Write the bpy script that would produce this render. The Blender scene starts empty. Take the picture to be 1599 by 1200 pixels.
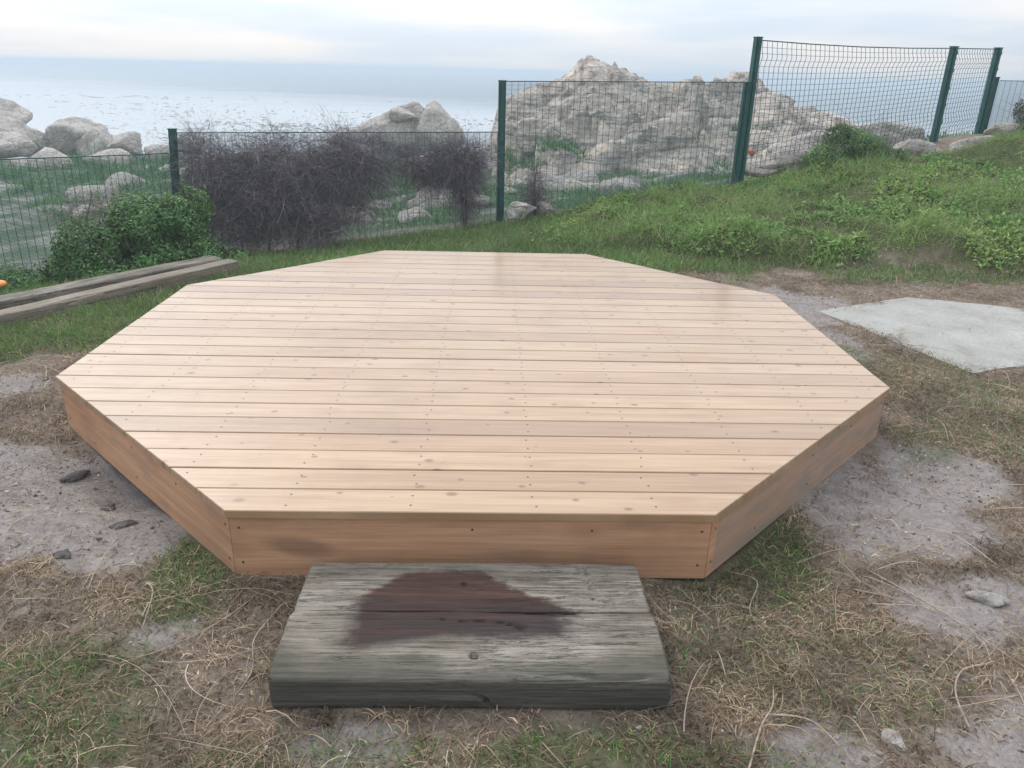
import bpy, math, random
import numpy as np
from mathutils import Vector, Matrix

# ------------------------------------------------------------------ camera
sc = bpy.context.scene
cam_d = bpy.data.cameras.new('camera')
cam = bpy.data.objects.new('camera', cam_d); sc.collection.objects.link(cam)
cam_d.sensor_width = 36.0
cam_d.lens = 26.81
cam_d.clip_start = 0.05; cam_d.clip_end = 20000
_r = Vector((0.9995268, -0.02022073, 0.02317986)); _u = Vector((-0.01377074, 0.37968305, 0.92501414)); _f = Vector((0.02750546, 0.92489562, -0.37922492))
M = Matrix((( _r.x, _u.x, -_f.x, 0.0576), (_r.y, _u.y, -_f.y, -4.2425), (_r.z, _u.z, -_f.z, 1.6638), (0, 0, 0, 1)))
cam.matrix_world = M
sc.camera = cam

# ------------------------------------------------------------------ world, sun, exposure
SUN_EL = math.radians(42); SUN_AZ = math.radians(-35)      # azimuth from +Y towards +X
world = bpy.data.worlds.new('World'); sc.world = world; world.use_nodes = True
nt = world.node_tree; nt.nodes.clear()
def N(nt, t, **k):
    n = nt.nodes.new(t)
    for a, b in k.items(): setattr(n, a, b)
    return n
out = N(nt, 'ShaderNodeOutputWorld'); bg = N(nt, 'ShaderNodeBackground')
sky = N(nt, 'ShaderNodeTexSky', sky_type='NISHITA', sun_disc=False, sun_elevation=SUN_EL, sun_rotation=SUN_AZ, air_density=1.0, dust_density=3.0)
tc = N(nt, 'ShaderNodeTexCoord'); sep = N(nt, 'ShaderNodeSeparateXYZ'); nt.links.new(tc.outputs['Generated'], sep.inputs[0])
def mth(nt, op, a, b=None, c=None, clamp=False):
    n = N(nt, 'ShaderNodeMath', operation=op, use_clamp=clamp)
    for i, v in enumerate((a, b, c)):
        if v is None: continue
        if isinstance(v, (int, float)): n.inputs[i].default_value = v
        else: nt.links.new(v, n.inputs[i])
    return n.outputs[0]
X, Y, Z = sep.outputs
# overcast cloud sheet: brighter overhead and towards the sea, duller behind
up = mth(nt, 'POWER', mth(nt, 'MAXIMUM', Z, 0.0), 0.8)
zen = mth(nt, 'MULTIPLY_ADD', up, 12.0, 6.7)
side = mth(nt, 'MULTIPLY_ADD', Y, 0.24, 0.80)
left = mth(nt, 'MULTIPLY_ADD', X, -0.10, 1.0)
mp = N(nt, 'ShaderNodeMapping'); mp.inputs['Scale'].default_value = (1.2, 1.2, 9.0); nt.links.new(tc.outputs['Generated'], mp.inputs[0])
nz = N(nt, 'ShaderNodeTexNoise'); nz.inputs['Scale'].default_value = 2.6; nz.inputs['Detail'].default_value = 5.0; nt.links.new(mp.outputs[0], nz.inputs[0])
cl = mth(nt, 'MULTIPLY_ADD', nz.outputs[0], 0.24, 0.90)
amt = mth(nt, 'MULTIPLY', mth(nt, 'MULTIPLY', zen, side), mth(nt, 'MULTIPLY', left, cl))
ccol = N(nt, 'ShaderNodeMixRGB'); ccol.inputs[1].default_value = (0.80, 0.92, 1.06, 1); ccol.inputs[2].default_value = (1.0, 1.0, 1.02, 1)
ramp = N(nt, 'ShaderNodeMapRange'); ramp.inputs[1].default_value = 0.42; ramp.inputs[2].default_value = 0.62; nt.links.new(nz.outputs[0], ramp.inputs[0]); nt.links.new(ramp.outputs[0], ccol.inputs[0])
vm = N(nt, 'ShaderNodeVectorMath', operation='SCALE'); nt.links.new(ccol.outputs[0], vm.inputs[0]); nt.links.new(amt, vm.inputs['Scale'])
mix = N(nt, 'ShaderNodeMixRGB'); mix.inputs[0].default_value = 0.86
nt.links.new(sky.outputs[0], mix.inputs[1]); nt.links.new(vm.outputs[0], mix.inputs[2])
nt.links.new(mix.outputs[0], bg.inputs[0]); bg.inputs[1].default_value = 0.1
nt.links.new(bg.outputs[0], out.inputs[0])
sl = bpy.data.lights.new('sun', 'SUN'); sl.energy = 1.1; sl.angle = math.radians(25); sl.color = (1.0, 0.97, 0.92)
sun = bpy.data.objects.new('sun', sl); sc.collection.objects.link(sun)
sd = Vector((math.sin(SUN_AZ) * math.cos(SUN_EL), math.cos(SUN_AZ) * math.cos(SUN_EL), math.sin(SUN_EL)))
sun.rotation_euler = sd.to_track_quat('Z', 'Y').to_euler()
sc.view_settings.view_transform = 'Standard'; sc.view_settings.look = 'None'
sc.view_settings.exposure = 0.36; sc.view_settings.gamma = 1.0; sc.view_settings.use_curve_mapping = False

rng = np.random.default_rng(7); random.seed(7)

# ------------------------------------------------------------------ noise
def _h(ix, iy, iz, s):
    with np.errstate(over='ignore'):
        n = (ix.astype(np.int64) * 374761393 + iy.astype(np.int64) * 668265263 + iz.astype(np.int64) * 2147483647 + s * 974634777) & 0x7fffffff
        n = ((n ^ (n >> 13)) * 1274126177) & 0x7fffffff
        n = (n ^ (n >> 16)) & 0xffff
    return n / 65535.0
def vn(x, y, z=None, s=0):
    if z is None: z = np.zeros_like(x) + 0.37
    x0, y0, z0 = np.floor(x), np.floor(y), np.floor(z)
    fx, fy, fz = x - x0, y - y0, z - z0
    fx, fy, fz = [t * t * t * (t * (t * 6 - 15) + 10) for t in (fx, fy, fz)]
    r = 0
    for dx in (0, 1):
        for dy in (0, 1):
            for dz in (0, 1):
                w = (fx if dx else 1 - fx) * (fy if dy else 1 - fy) * (fz if dz else 1 - fz)
                r = r + w * _h(x0 + dx, y0 + dy, z0 + dz, s)
    return r * 2 - 1
def fbm(x, y, z=None, o=4, s=0):
    r = 0; a = 0.5; f = 1.0
    for i in range(o):
        r = r + a * vn(x * f, y * f, None if z is None else z * f, s + i * 17); a *= 0.5; f *= 2.03
    return r
def sstep(a, b, x):
    t = np.clip((x - a) / (b - a), 0, 1); return t * t * (3 - 2 * t)

# ------------------------------------------------------------------ terrain height
CP = np.array([(0, 0, 0), (-2, -2, 0), (2, -2, 0), (-2, 2, 0), (2, 2, 0), (0, -4, .0), (4, -3, 0), (-4, -3, 0), (3, 0, 0), (-3, 0, 0), (4.6, 1.8, .03), (3, 1.7, .0), (6, 0, .05),
 (0, 2.6, .0), (1.5, 3.2, .04), (0.14, 5.76, -.16), (1.6, 5.8, .02), (3.22, 5.97, .30), (6.45, 7.27, .86), (7.6, 8.1, .95), (4.8, 6.6, .52), (4.4, 3.9, .20), (3.2, 3.9, .12), (6.2, 3.7, .28), (5.6, 5.4, .42), (8, 5.5, .6), (9.5, 7, .85), (4.8, 2.6, .12),
 (-3.6, 4.87, -.50), (-1.8, 5.3, -.38), (-1.2, 3.6, -.18), (-4.96, 3.4, -.58), (-4.2, 2.0, -.25), (-2.6, 2.9, -.12), (-5.5, 1.2, -.3), (-8, 0, -.4), (-3.5, 1.1, -.03), (-2.8, 3.6, -.3),
 (.44, 9.5, -.55), (5, 9.5, .1), (5, 12, -.4), (8, 12, .3), (12, 12, 0), (11, 17, -.6), (-4, 9, -.9), (-9, 8, -1.1), (-5, 14, -1.25), (-12, 14, -1.5), (1, 15, -.8), (0, 22, -1.2), (6, 22, -1.2), (-8, 22, -1.6), (-16, 24, -1.9),
 (-6, 30, -1.9), (-16, 32, -2.3), (-24, 34, -2.5), (-8, 38, -2.6), (4, 34, -2.3), (14, 30, -2.2), (22, 30, -2.3), (16, 8, .6), (20, 18, -.6), (30, 25, -2.0), (-20, 10, -1.4), (-30, 25, -2.3), (-15, 0, -.6), (10, -4, .1), (-10, -8, -.2), (0, -10, 0), (10, -12, 0),
 (-24, 42, -3.4), (-10, 45, -3.5), (4, 44, -3.5), (20, 42, -3.4), (36, 38, -3.4), (-40, 36, -3.4)], float)
def _tps():
    P = CP[:, :2]; d = np.linalg.norm(P[:, None] - P[None], axis=2)
    K = d; n = len(P)           # biharmonic (linear) kernel: stays tame far off
    A = np.zeros((n + 3, n + 3)); A[:n, :n] = K + np.eye(n) * 0.05
    A[:n, n:] = np.c_[np.ones(n), P]; A[n:, :n] = A[:n, n:].T
    return np.linalg.solve(A, np.r_[CP[:, 2], 0, 0, 0])
TW = _tps()
def base_h(x, y):
    sh = x.shape; x = x.ravel(); y = y.ravel(); outp = np.empty(len(x)); P = CP[:, :2]
    for i in range(0, len(x), 200000):
        xa, ya = x[i:i + 200000], y[i:i + 200000]
        d = np.sqrt((xa[:, None] - P[:, 0]) ** 2 + (ya[:, None] - P[:, 1]) ** 2 + 0.02)
        outp[i:i + 200000] = d @ TW[:-3] + TW[-3] + TW[-2] * xa + TW[-1] * ya
    return outp.reshape(sh)
def vegmask(x, y):
    """bank of creeping green cover"""
    n = fbm(x * 1.3, y * 1.3, s=5) * 0.9
    edge = 2.75 + 0.55 * np.clip(3.0 - x, -4, 3) * 0.35 + n * 0.7
    m = sstep(0, .35, y - edge) * sstep(0.2, 1.4, x + n - 0.35 * (6.2 - y) * 0 - 0.2)
    fence = 5.60 + 0.10 * np.clip(x - .2, 0, 3) + np.clip(x - 3.2, 0, 10) * .20
    m *= 1 - sstep(-0.35, 0.15, y - fence)
    return np.clip(m, 0, 1)
def sandmask(x, y):
    n = fbm(x * 2.6, y * 2.6, o=6, s=9) * 1.5; m = 0
    for cx, cy, rx, ry in ((-2.0, -1.55, .85, .52), (-1.35, -1.75, .32, .3), (1.62, -1.55, .42, .42), (2.1, -1.2, .35, .3), (1.35, -1.25, .22, .3), (1.75, -2.15, .35, .2), (1.6, -2.75, .32, .25), (.95, -2.8, .16, .12), (-.32, -2.75, .16, .10), (2.45, 1.5, .45, .5), (2.35, .55, .25, .5), (3.4, -.7, .4, .3), (-.95, -2.3, .12, .09), (-2.6, -.3, .3, .2)):
        d = np.sqrt(((x - cx) / rx) ** 2 + ((y - cy) / ry) ** 2) + n * 0.55
        m = np.maximum(m, 1 - sstep(.78, 1.08, d))
    return m
def greenmask(x, y):
    """short green grass"""
    n = fbm(x * 2.2, y * 2.2, s=31)
    m = 0
    for cx, cy, rx, ry, a in ((1.12, -1.72, .16, .30, 1), (.95, -2.0, .3, .16, .6), (-.98, -1.95, .16, .3, .9), (-1.25, -2.7, .45, .35, .75), (-.55, -2.85, .8, .16, .5), (.35, -2.78, .35, .10, .8), (.8, -2.85, .2, .12, .5), (.85, -2.35, .2, .3, .35),
                              (2.75, -.75, .45, .4, .45), (2.2, -.9, .2, .25, .5), (1.2, -2.45, .3, .3, .25), (3.0, -.15, .8, .2, .35), (2.35, .15, .25, .5, .5), (2.7, .2, .5, .25, .35), (-2.6, .9, .75, .75, 1.0), (-3.1, .35, .5, .4, .95), (-2.2, 1.9, .7, .9, 1), (-3.6, 2.6, 1.6, 1.4, 1), (-1.5, 2.8, 1.1, .8, 1), (-2.2, 3.7, 1.6, 1.0, .8), (0, 3.0, 1.8, .8, 1),
                              (1.2, 3.3, 1.6, 1.0, 1), (.3, 4.6, 2.6, 1.1, .8), (2.6, 2.9, .9, .45, .8), (4.6, 2.35, 1.6, .3, .5), (-5, 1.5, 1.5, 2, .9)):
        d = np.sqrt(((x - cx) / rx) ** 2 + ((y - cy) / ry) ** 2) + n * 0.7
        m = np.maximum(m, a * (1 - sstep(.7, 1.2, d)))
    return m
def in_oct(x, y, pad=0.0):
    a = 2.012 + pad; q = 1.667 * 1.2071 * math.sqrt(2) + pad * math.sqrt(2)
    return (np.abs(x) < a) & (np.abs(y) < a) & (np.abs(x) + np.abs(y) < (2.012 + .8335) + pad * 1.414)
def H(x, y):
    h = base_h(x, y)
    v = vegmask(x, y)
    near = np.exp(-((x / 7) ** 2 + (y / 7) ** 2))
    flat = 1 - sstep(2.5, 4.5, y)
    h = h * (1 - 0.0 * flat)
    h = h + v * (0.07 + 0.26 * np.clip(fbm(x * 1.3, y * 1.3, o=2, s=41) + .25, 0, 1) + 0.24 * np.abs(fbm(x * 2.5, y * 2.5, o=3, s=42)) + 0.05 * fbm(x * 7, y * 7, o=2, s=43))
    h = h + .014 * fbm(x * 5, y * 5, o=2, s=4) * near + 0.018 * fbm(x * 2.2, y * 2.2, s=2) + 0.012 * fbm(x * 8, y * 8, o=2, s=3) * near
    sm = np.exp(-(((x + 1.42) / .34) ** 2 + ((y + 1.30) / .28) ** 2)); h = h - 0.085 * sm
    sm = np.exp(-(((x - 1.0) / .3) ** 2 + ((y + 1.85) / .2) ** 2)); h = h - 0.03 * sm
    far = sstep(7.5, 12, y - .3 * np.abs(x) * 0)
    h = h + far * (0.35 * fbm(x * .45, y * .45, s=51) + 0.22 * fbm(x * 1.6, y * 1.6, s=52))
    sea = sstep(36, 50, y)
    h = h - sea * 1.0
    return np.clip(h, -7, 4)

# ------------------------------------------------------------------ mesh helpers
col = sc.collection
def put(name, me, mat=None, parent=None):
    o = bpy.data.objects.new(name, me); col.objects.link(o)
    if mat is not None:
        for m in (mat if isinstance(mat, (list, tuple)) else [mat]): me.materials.append(m)
    if parent is not None: o.parent = parent
    return o
def tag(o, label=None, cat=None, group=None, kind=None):
    if label: o['label'] = label
    if cat: o['category'] = cat
    if group: o['group'] = group
    if kind: o['kind'] = kind
    return o
def empty(name, loc, label, cat, group=None):
    o = bpy.data.objects.new(name, None); col.objects.link(o); o.location = loc; o.empty_display_size = .2
    return tag(o, label, cat, group)
def npmesh(name, V, F, colr=None, smooth=False, mi=None):
    V = np.asarray(V, np.float32); F = np.asarray(F, np.int32); k = F.shape[1]
    me = bpy.data.meshes.new(name)
    me.vertices.add(len(V)); me.vertices.foreach_set('co', V.ravel())
    me.loops.add(F.size); me.loops.foreach_set('vertex_index', F.ravel())
    me.polygons.add(len(F)); me.polygons.foreach_set('loop_start', np.arange(0, F.size, k, dtype=np.int32))
    if smooth: me.polygons.foreach_set('use_smooth', np.ones(len(F), bool))
    if mi is not None: me.polygons.foreach_set('material_index', np.asarray(mi, np.int32))
    me.update(calc_edges=True)
    if colr is not None:
        a = me.color_attributes.new('col', 'FLOAT_COLOR', 'POINT')
        c = np.ones((len(V), 4), np.float32); c[:, :3] = colr; a.data.foreach_set('color', c.ravel())
    return me
def shift(me, loc):
    me.transform(Matrix.Translation(-Vector(loc)))
class MB:
    def __init__(s): s.v = []; s.f = []; s.m = []
    def poly(s, pts, faces, mi=0):
        b = len(s.v); s.v += [tuple(p) for p in pts]; s.f += [tuple(b + i for i in f) for f in faces]; s.m += [mi] * len(faces)
    def prism(s, pts, z0, z1, inset=0.0, mi=0):
        n = len(pts); c = np.mean(np.array(pts), axis=0)
        s.poly([(x, y, z0) for x, y in pts] + [(x, y, z1) for x, y in pts], [tuple(range(n - 1, -1, -1)), tuple(range(n, 2 * n))] + [(i, (i + 1) % n, n + (i + 1) % n, n + i) for i in range(n)], mi)
    def beam(s, a, b, w, d, side=None, mi=0):
        a = Vector(a); b = Vector(b); t = (b - a).normalized()
        if side is None: side = t.cross(Vector((0, 0, 1))) if abs(t.z) < .9 else Vector((1, 0, 0))
        s1 = Vector(side).normalized(); s1 = (s1 - t * s1.dot(t)).normalized(); s2 = t.cross(s1)
        P = []
        for e in (a, b):
            for i, j in ((-1, -1), (1, -1), (1, 1), (-1, 1)): P.append(e + s1 * (i * w / 2) + s2 * (j * d / 2))
        s.poly(P, [(3, 2, 1, 0), (4, 5, 6, 7), (0, 1, 5, 4), (1, 2, 6, 5), (2, 3, 7, 6), (3, 0, 4, 7)], mi)
    def cyl(s, a, b, r0, r1=None, n=10, mi=0):
        r1 = r0 if r1 is None else r1; a = Vector(a); b = Vector(b); t = (b - a).normalized()
        s1 = t.orthogonal().normalized(); s2 = t.cross(s1); P = []
        for e, r in ((a, r0), (b, r1)):
            for i in range(n): th = 2 * math.pi * i / n; P.append(e + s1 * math.cos(th) * r + s2 * math.sin(th) * r)
        s.poly(P, [tuple(range(n - 1, -1, -1)), tuple(range(n, 2 * n))] + [(i, (i + 1) % n, n + (i + 1) % n, n + i) for i in range(n)], mi)
    def mesh(s, name):
        me = bpy.data.meshes.new(name); me.from_pydata([tuple(v) for v in s.v], [], s.f)
        me.polygons.foreach_set('material_index', s.m); me.update(); return me

# ------------------------------------------------------------------ materials
def mat(name, rough=.8, spec=.4):
    m = bpy.data.materials.new(name); m.use_nodes = True; nt = m.node_tree
    b = nt.nodes['Principled BSDF']; b.inputs['Roughness'].default_value = rough; b.inputs['Specular IOR Level'].default_value = spec
    return m, nt, b
def tex(nt, scale=(1, 1, 1), kind='Noise', coord='Object', s=1.0, detail=5.0, rough=.6, **k):
    t = N(nt, 'ShaderNodeTexCoord'); mp = N(nt, 'ShaderNodeMapping'); mp.inputs['Scale'].default_value = scale
    nt.links.new(t.outputs[coord], mp.inputs[0]); n = N(nt, 'ShaderNodeTex' + kind, **k)
    n.inputs['Scale'].default_value = s
    if 'Detail' in n.inputs: n.inputs['Detail'].default_value = detail
    if 'Roughness' in n.inputs and kind == 'Noise': n.inputs['Roughness'].default_value = rough
    nt.links.new(mp.outputs[0], n.inputs['Vector']); return n
def ramp_(nt, fac, stops):
    r = N(nt, 'ShaderNodeValToRGB'); e = r.color_ramp.elements
    while len(e) < len(stops): e.new(.5)
    for i, (p, c) in enumerate(stops): e[i].position = p; e[i].color = (*c, 1) if len(c) == 3 else c
    nt.links.new(fac, r.inputs[0]); return r.outputs[0]
def mixc(nt, f, a, b, mode='MIX'):
    n = N(nt, 'ShaderNodeMixRGB', blend_type=mode)
    for i, v in ((0, f), (1, a), (2, b)):
        if isinstance(v, (int, float)): n.inputs[i].default_value = v
        elif isinstance(v, tuple): n.inputs[i].default_value = (*v, 1)
        else: nt.links.new(v, n.inputs[i])
    return n.outputs[0]
def bump(nt, b, h, strength=.3, dist=.01):
    n = N(nt, 'ShaderNodeBump'); n.inputs['Strength'].default_value = strength; n.inputs['Distance'].default_value = dist
    nt.links.new(h, n.inputs['Height']); nt.links.new(n.outputs[0], b.inputs['Normal'])
def attr(nt, name): n = N(nt, 'ShaderNodeAttribute', attribute_name=name); return n
def mrange(nt, v, a, b, c=0.0, d=1.0, smooth=True):
    n = N(nt, 'ShaderNodeMapRange', interpolation_type='SMOOTHSTEP' if smooth else 'LINEAR')
    for i, q in enumerate((a, b, c, d)): n.inputs[i + 1].default_value = q
    nt.links.new(v, n.inputs[0]); return n.outputs[0]

def col_mat(name, rough=.75, spec=.3, transl=0.0, scale=60):
    """colour carried by the blades or leaves themselves, plus fine mottling"""
    m, nt, b = mat(name, rough, spec); a = attr(nt, 'col')
    n = tex(nt, s=scale, detail=2); c = mixc(nt, .5, a.outputs['Color'], ramp_(nt, n.outputs[0], [(.3, (.72, .72, .72)), (.7, (1.2, 1.2, 1.2))]), 'MULTIPLY')
    nt.links.new(c, b.inputs['Base Color'])
    if transl:
        t = N(nt, 'ShaderNodeBsdfTranslucent'); nt.links.new(c, t.inputs[0]); ms = N(nt, 'ShaderNodeMixShader'); ms.inputs[0].default_value = transl
        nt.links.new(b.outputs[0], ms.inputs[1]); nt.links.new(t.outputs[0], ms.inputs[2]); nt.links.new(ms.outputs[0], nt.nodes['Material Output'].inputs[0])
    return m
M_leaf = col_mat('leaf', .55, .35, .3); M_straw = col_mat('straw', .8, .25, .1); M_twig = col_mat('twig', .85, .2, 0)

# ground
m, nt, b = mat('ground', .95, .15); M_ground = m
am = attr(nt, 'mask'); sp = N(nt, 'ShaderNodeSeparateColor'); nt.links.new(am.outputs['Color'], sp.inputs[0])   # r sand, g leafy cover, b far shore
n1 = tex(nt, s=9, detail=8, rough=.7); n2 = tex(nt, s=70, detail=6, rough=.7); n3 = tex(nt, s=2.2, detail=4); n4 = tex(nt, s=260, detail=2)
soil = ramp_(nt, n1.outputs[0], [(.3, (.14, .105, .08)), (.5, (.22, .175, .14)), (.7, (.31, .26, .215))])
sand = ramp_(nt, n1.outputs[0], [(.25, (.19, .16, .145)), (.5, (.28, .248, .232)), (.75, (.37, .335, .31))])
c = mixc(nt, sp.outputs[0], soil, sand)
c = mixc(nt, sp.outputs[1], c, (.075, .085, .035))
shore = ramp_(nt, tex(nt, s=.9, detail=7, rough=.65).outputs[0], [(.36, (.045, .085, .045)), (.5, (.085, .12, .07)), (.57, (.20, .20, .18)), (.72, (.38, .37, .35))])
c = mixc(nt, sp.outputs[2], c, shore)
c = mixc(nt, .7, c, ramp_(nt, n2.outputs[0], [(.3, (.45, .43, .42)), (.42, (.85, .85, .85)), (.6, (1.15, 1.13, 1.1)), (.72, (1.5, 1.45, 1.4))]), 'MULTIPLY')
nt.links.new(c, b.inputs['Base Color'])
hh = mth(nt, 'ADD', mth(nt, 'MULTIPLY', n2.outputs[0], .7), mth(nt, 'MULTIPLY', n4.outputs[0], .3))
bump(nt, b, hh, .9, .012)

def rock_mat(name, tint=(1, 1, 1), sc_=1.0, strata=0.0):
    m, nt, b = mat(name, .9, .25)
    a = tex(nt, s=1.1 * sc_, detail=9, rough=.65); d = tex(nt, s=9 * sc_, detail=8, rough=.72); v = tex(nt, (1, 1, 2.2), 'Voronoi', s=1.6 * sc_, feature='DISTANCE_TO_EDGE')
    c = ramp_(nt, a.outputs[0], [(.30, (.17, .155, .145)), (.43, (.34, .31, .28)), (.55, (.46, .43, .40)), (.68, (.52, .46, .38)), (.8, (.40, .41, .42))])
    c = mixc(nt, .75, c, ramp_(nt, d.outputs[0], [(.3, (.45, .45, .47)), (.5, (.95, .95, .95)), (.7, (1.25, 1.2, 1.15))]), 'MULTIPLY')
    if strata:
        s_ = tex(nt, (.25, .25, 3.2), s=2.4, detail=6, rough=.6); c = mixc(nt, strata, c, ramp_(nt, s_.outputs[0], [(.38, (.25, .24, .24)), (.5, (1, .98, .95)), (.62, (1.25, 1.15, 1.0)), (.7, (.6, .58, .56))]), 'MULTIPLY')
    c = mixc(nt, 1.0, c, tint, 'MULTIPLY')
    nt.links.new(c, b.inputs['Base Color'])
    h = mth(nt, 'ADD', d.outputs[0], mth(nt, 'MULTIPLY', mrange(nt, v.outputs['Distance'], 0, .06), .35)); vc = tex(nt, (1, 1, 1.7), 'Voronoi', s=2.1 * sc_, feature='DISTANCE_TO_EDGE'); wv = tex(nt, s=1.2 * sc_, detail=2)
    bc = b.inputs['Base Color'].links[0].from_socket
    ckk = mth(nt, 'MULTIPLY', mrange(nt, vc.outputs['Distance'], 0, .035, .8, 0), mrange(nt, wv.outputs[0], .45, .6))
    nt.links.new(mixc(nt, ckk, bc, (.07, .065, .06)), b.inputs['Base Color'])
    bump(nt, b, h, .9, .08 / sc_)
    return m
M_rock = rock_mat('rock', (1.2, 1.18, 1.17), 1.3); M_out = rock_mat('outcrop_rock', (1.42, 1.38, 1.36), 1.2, .6); M_stone = rock_mat('pale_stone', (1.12, 1.1, 1.1), 3.0)
M_white = rock_mat('white_stone', (1.7, 1.7, 1.72), 2.0)
M_orange, nt, b = mat('orange_lichen_stone', .8); nn = tex(nt, s=14, detail=4); nt.links.new(ramp_(nt, nn.outputs[0], [(.4, (.62, .13, .04)), (.7, (.35, .25, .2))]), b.inputs['Base Color'])

# deck boards
def deck_mat(name, fascia=False):
    m, nt, b = mat(name, .3, .5)
    t = N(nt, 'ShaderNodeTexCoord'); bd = attr(nt, 'board')
    off = N(nt, 'ShaderNodeVectorMath', operation='SCALE'); off.inputs[0].default_value = (3.17, 0.0, 5.31); nt.links.new(bd.outputs['Fac'], off.inputs['Scale'])
    src = attr(nt, 'uvw').outputs['Vector']
    add = N(nt, 'ShaderNodeVectorMath', operation='ADD'); nt.links.new(src, add.inputs[0]); nt.links.new(off.outputs[0], add.inputs[1])
    def st(scale, kind, s, **k):
        mp = N(nt, 'ShaderNodeMapping'); mp.inputs['Scale'].default_value = scale; nt.links.new(add.outputs[0], mp.inputs[0])
        n = N(nt, 'ShaderNodeTex' + kind, **k); n.inputs['Scale'].default_value = s; nt.links.new(mp.outputs[0], n.inputs['Vector']); return n
    g1 = st((.6, 14, 1), 'Noise', 3.0); g1.inputs['Detail'].default_value = 7
    g2 = st((2.0, 70, 1), 'Noise', 2.0); g2.inputs['Detail'].default_value = 3
    g3 = st((.5, 1.5, 1), 'Noise', 1.6)
    wn = N(nt, 'ShaderNodeTexWhiteNoise', noise_dimensions='1D'); nt.links.new(bd.outputs['Fac'], wn.inputs['W'])
    if fascia:
        base = ramp_(nt, g1.outputs[0], [(.3, (.49, .265, .15)), (.5, (.56, .325, .195)), (.72, (.62, .38, .24))])
        base = mixc(nt, .5, base, ramp_(nt, g3.outputs[0], [(.38, (.80, .78, .76)), (.6, (1.1, 1.05, 1.0))]), 'MULTIPLY')
    else:
        base = ramp_(nt, g1.outputs[0], [(.28, (.38, .255, .145)), (.5, (.445, .312, .192)), (.75, (.505, .37, .245))])
        bt = ramp_(nt, wn.outputs['Value'], [(0, (.76, .66, .60)), (.25, (.98, .90, .80)), (.5, (1.06, 1.03, 1.0)), (.75, (.94, .80, .72)), (1, (1.16, 1.14, 1.08))])
        base = mixc(nt, .72, base, bt, 'MULTIPLY')
        base = mixc(nt, .45, base, ramp_(nt, g3.outputs[0], [(.4, (.86, .76, .68)), (.62, (1.08, 1.06, 1.04))]), 'MULTIPLY')
    base = mixc(nt, .35, base, ramp_(nt, g2.outputs[0], [(.35, (.72, .64, .55)), (.6, (1.06, 1.05, 1.03))]), 'MULTIPLY')
    # knots, longer along the grain
    k1 = st((5.0, 7.0, 1), 'Voronoi', 1.0, feature='F1', voronoi_dimensions='2D'); pick = N(nt, 'ShaderNodeSeparateColor'); nt.links.new(k1.outputs['Color'], pick.inputs[0])
    kd = mth(nt, 'DIVIDE', k1.outputs['Distance'], mth(nt, 'MULTIPLY_ADD', pick.outputs[2], .95, .35)); kk = mrange(nt, mth(nt, 'ADD', kd, mth(nt, 'MULTIPLY_ADD', g1.outputs[0], .06, -.03)), .03, .12, 1, 0)
    kk = mth(nt, 'MULTIPLY', kk, mrange(nt, pick.outputs[0], .56, .60))
    k2 = st((3.0, 6.5, 1), 'Voronoi', 1.3, feature='F1', voronoi_dimensions='2D'); k2m = mrange(nt, k2.outputs['Distance'], .05, .42, .8, 0)
    p2 = N(nt, 'ShaderNodeSeparateColor'); nt.links.new(k2.outputs['Color'], p2.inputs[0]); k2m = mth(nt, 'MULTIPLY', k2m, mrange(nt, p2.outputs[1], .62, .7))
    base = mixc(nt, mth(nt, 'MULTIPLY', k2m, .42), base, (.33, .17, .09))
    base = mixc(nt, mth(nt, 'MULTIPLY', kk, .0 if fascia else .85), base, (.20, .095, .045))
    if fascia:
        # dark damp mark on the front board and grey dirt along its top
        sx = N(nt, 'ShaderNodeSeparateXYZ'); nt.links.new(t.outputs['Object'], sx.inputs[0])
        nn = tex(nt, s=7, detail=4); wob = mth(nt, 'MULTIPLY_ADD', nn.outputs[0], .8, -.4)
        dx = mth(nt, 'DIVIDE', mth(nt, 'ADD', sx.outputs[0], .60), .13)
        dz = mth(nt, 'DIVIDE', mth(nt, 'ADD', mth(nt, 'MULTIPLY_ADD', dx, .016, sx.outputs[2]), -.125), .042)
        d2 = mth(nt, 'ADD', mth(nt, 'SQRT', mth(nt, 'ADD', mth(nt, 'MULTIPLY', dx, dx), mth(nt, 'MULTIPLY', dz, dz))), wob)
        fy = mth(nt, 'LESS_THAN', sx.outputs[1], -1.95)
        st1 = mth(nt, 'MULTIPLY', mrange(nt, d2, .45, 1.25, .5, 0), fy)
        base = mixc(nt, st1, base, (.13, .075, .05))
        gn = tex(nt, (1, 1, 4), s=2.3, detail=6); side = mth(nt, 'GREATER_THAN', sx.outputs[0], .86)
        base = mixc(nt, mth(nt, 'MULTIPLY', side, mrange(nt, gn.outputs[0], .35, .65, .35, .85)), base, (.27, .235, .20))
        base = mixc(nt, mrange(nt, gn.outputs[0], .52, .72, 0, .45), base, (.25, .2, .165))
    sm = tex(nt, s=1.7, detail=6, rough=.65)
    base = mixc(nt, .55, base, ramp_(nt, sm.outputs[0], [(.36, (.80, .76, .72)), (.5, (1.0, 1.0, 1.0))]), 'MULTIPLY')
    nt.links.new(base, b.inputs['Base Color'])
    rr = mth(nt, 'MULTIPLY_ADD', g1.outputs[0], .22, .55 if fascia else .22); nt.links.new(rr, b.inputs['Roughness'])
    bump(nt, b, mth(nt, 'ADD', g2.outputs[0], g1.outputs[0]), .08, .002)
    if not fascia: b.inputs['Coat Weight'].default_value = .6; b.inputs['Coat Roughness'].default_value = .16; b.inputs['Coat IOR'].default_value = 1.45
    return m
M_deck = deck_mat('varnished_pine'); M_fascia = deck_mat('pine_fascia', True)
M_screw, nt, b = mat('screw_head', .5); b.inputs['Base Color'].default_value = (.10, .075, .06, 1)
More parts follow.
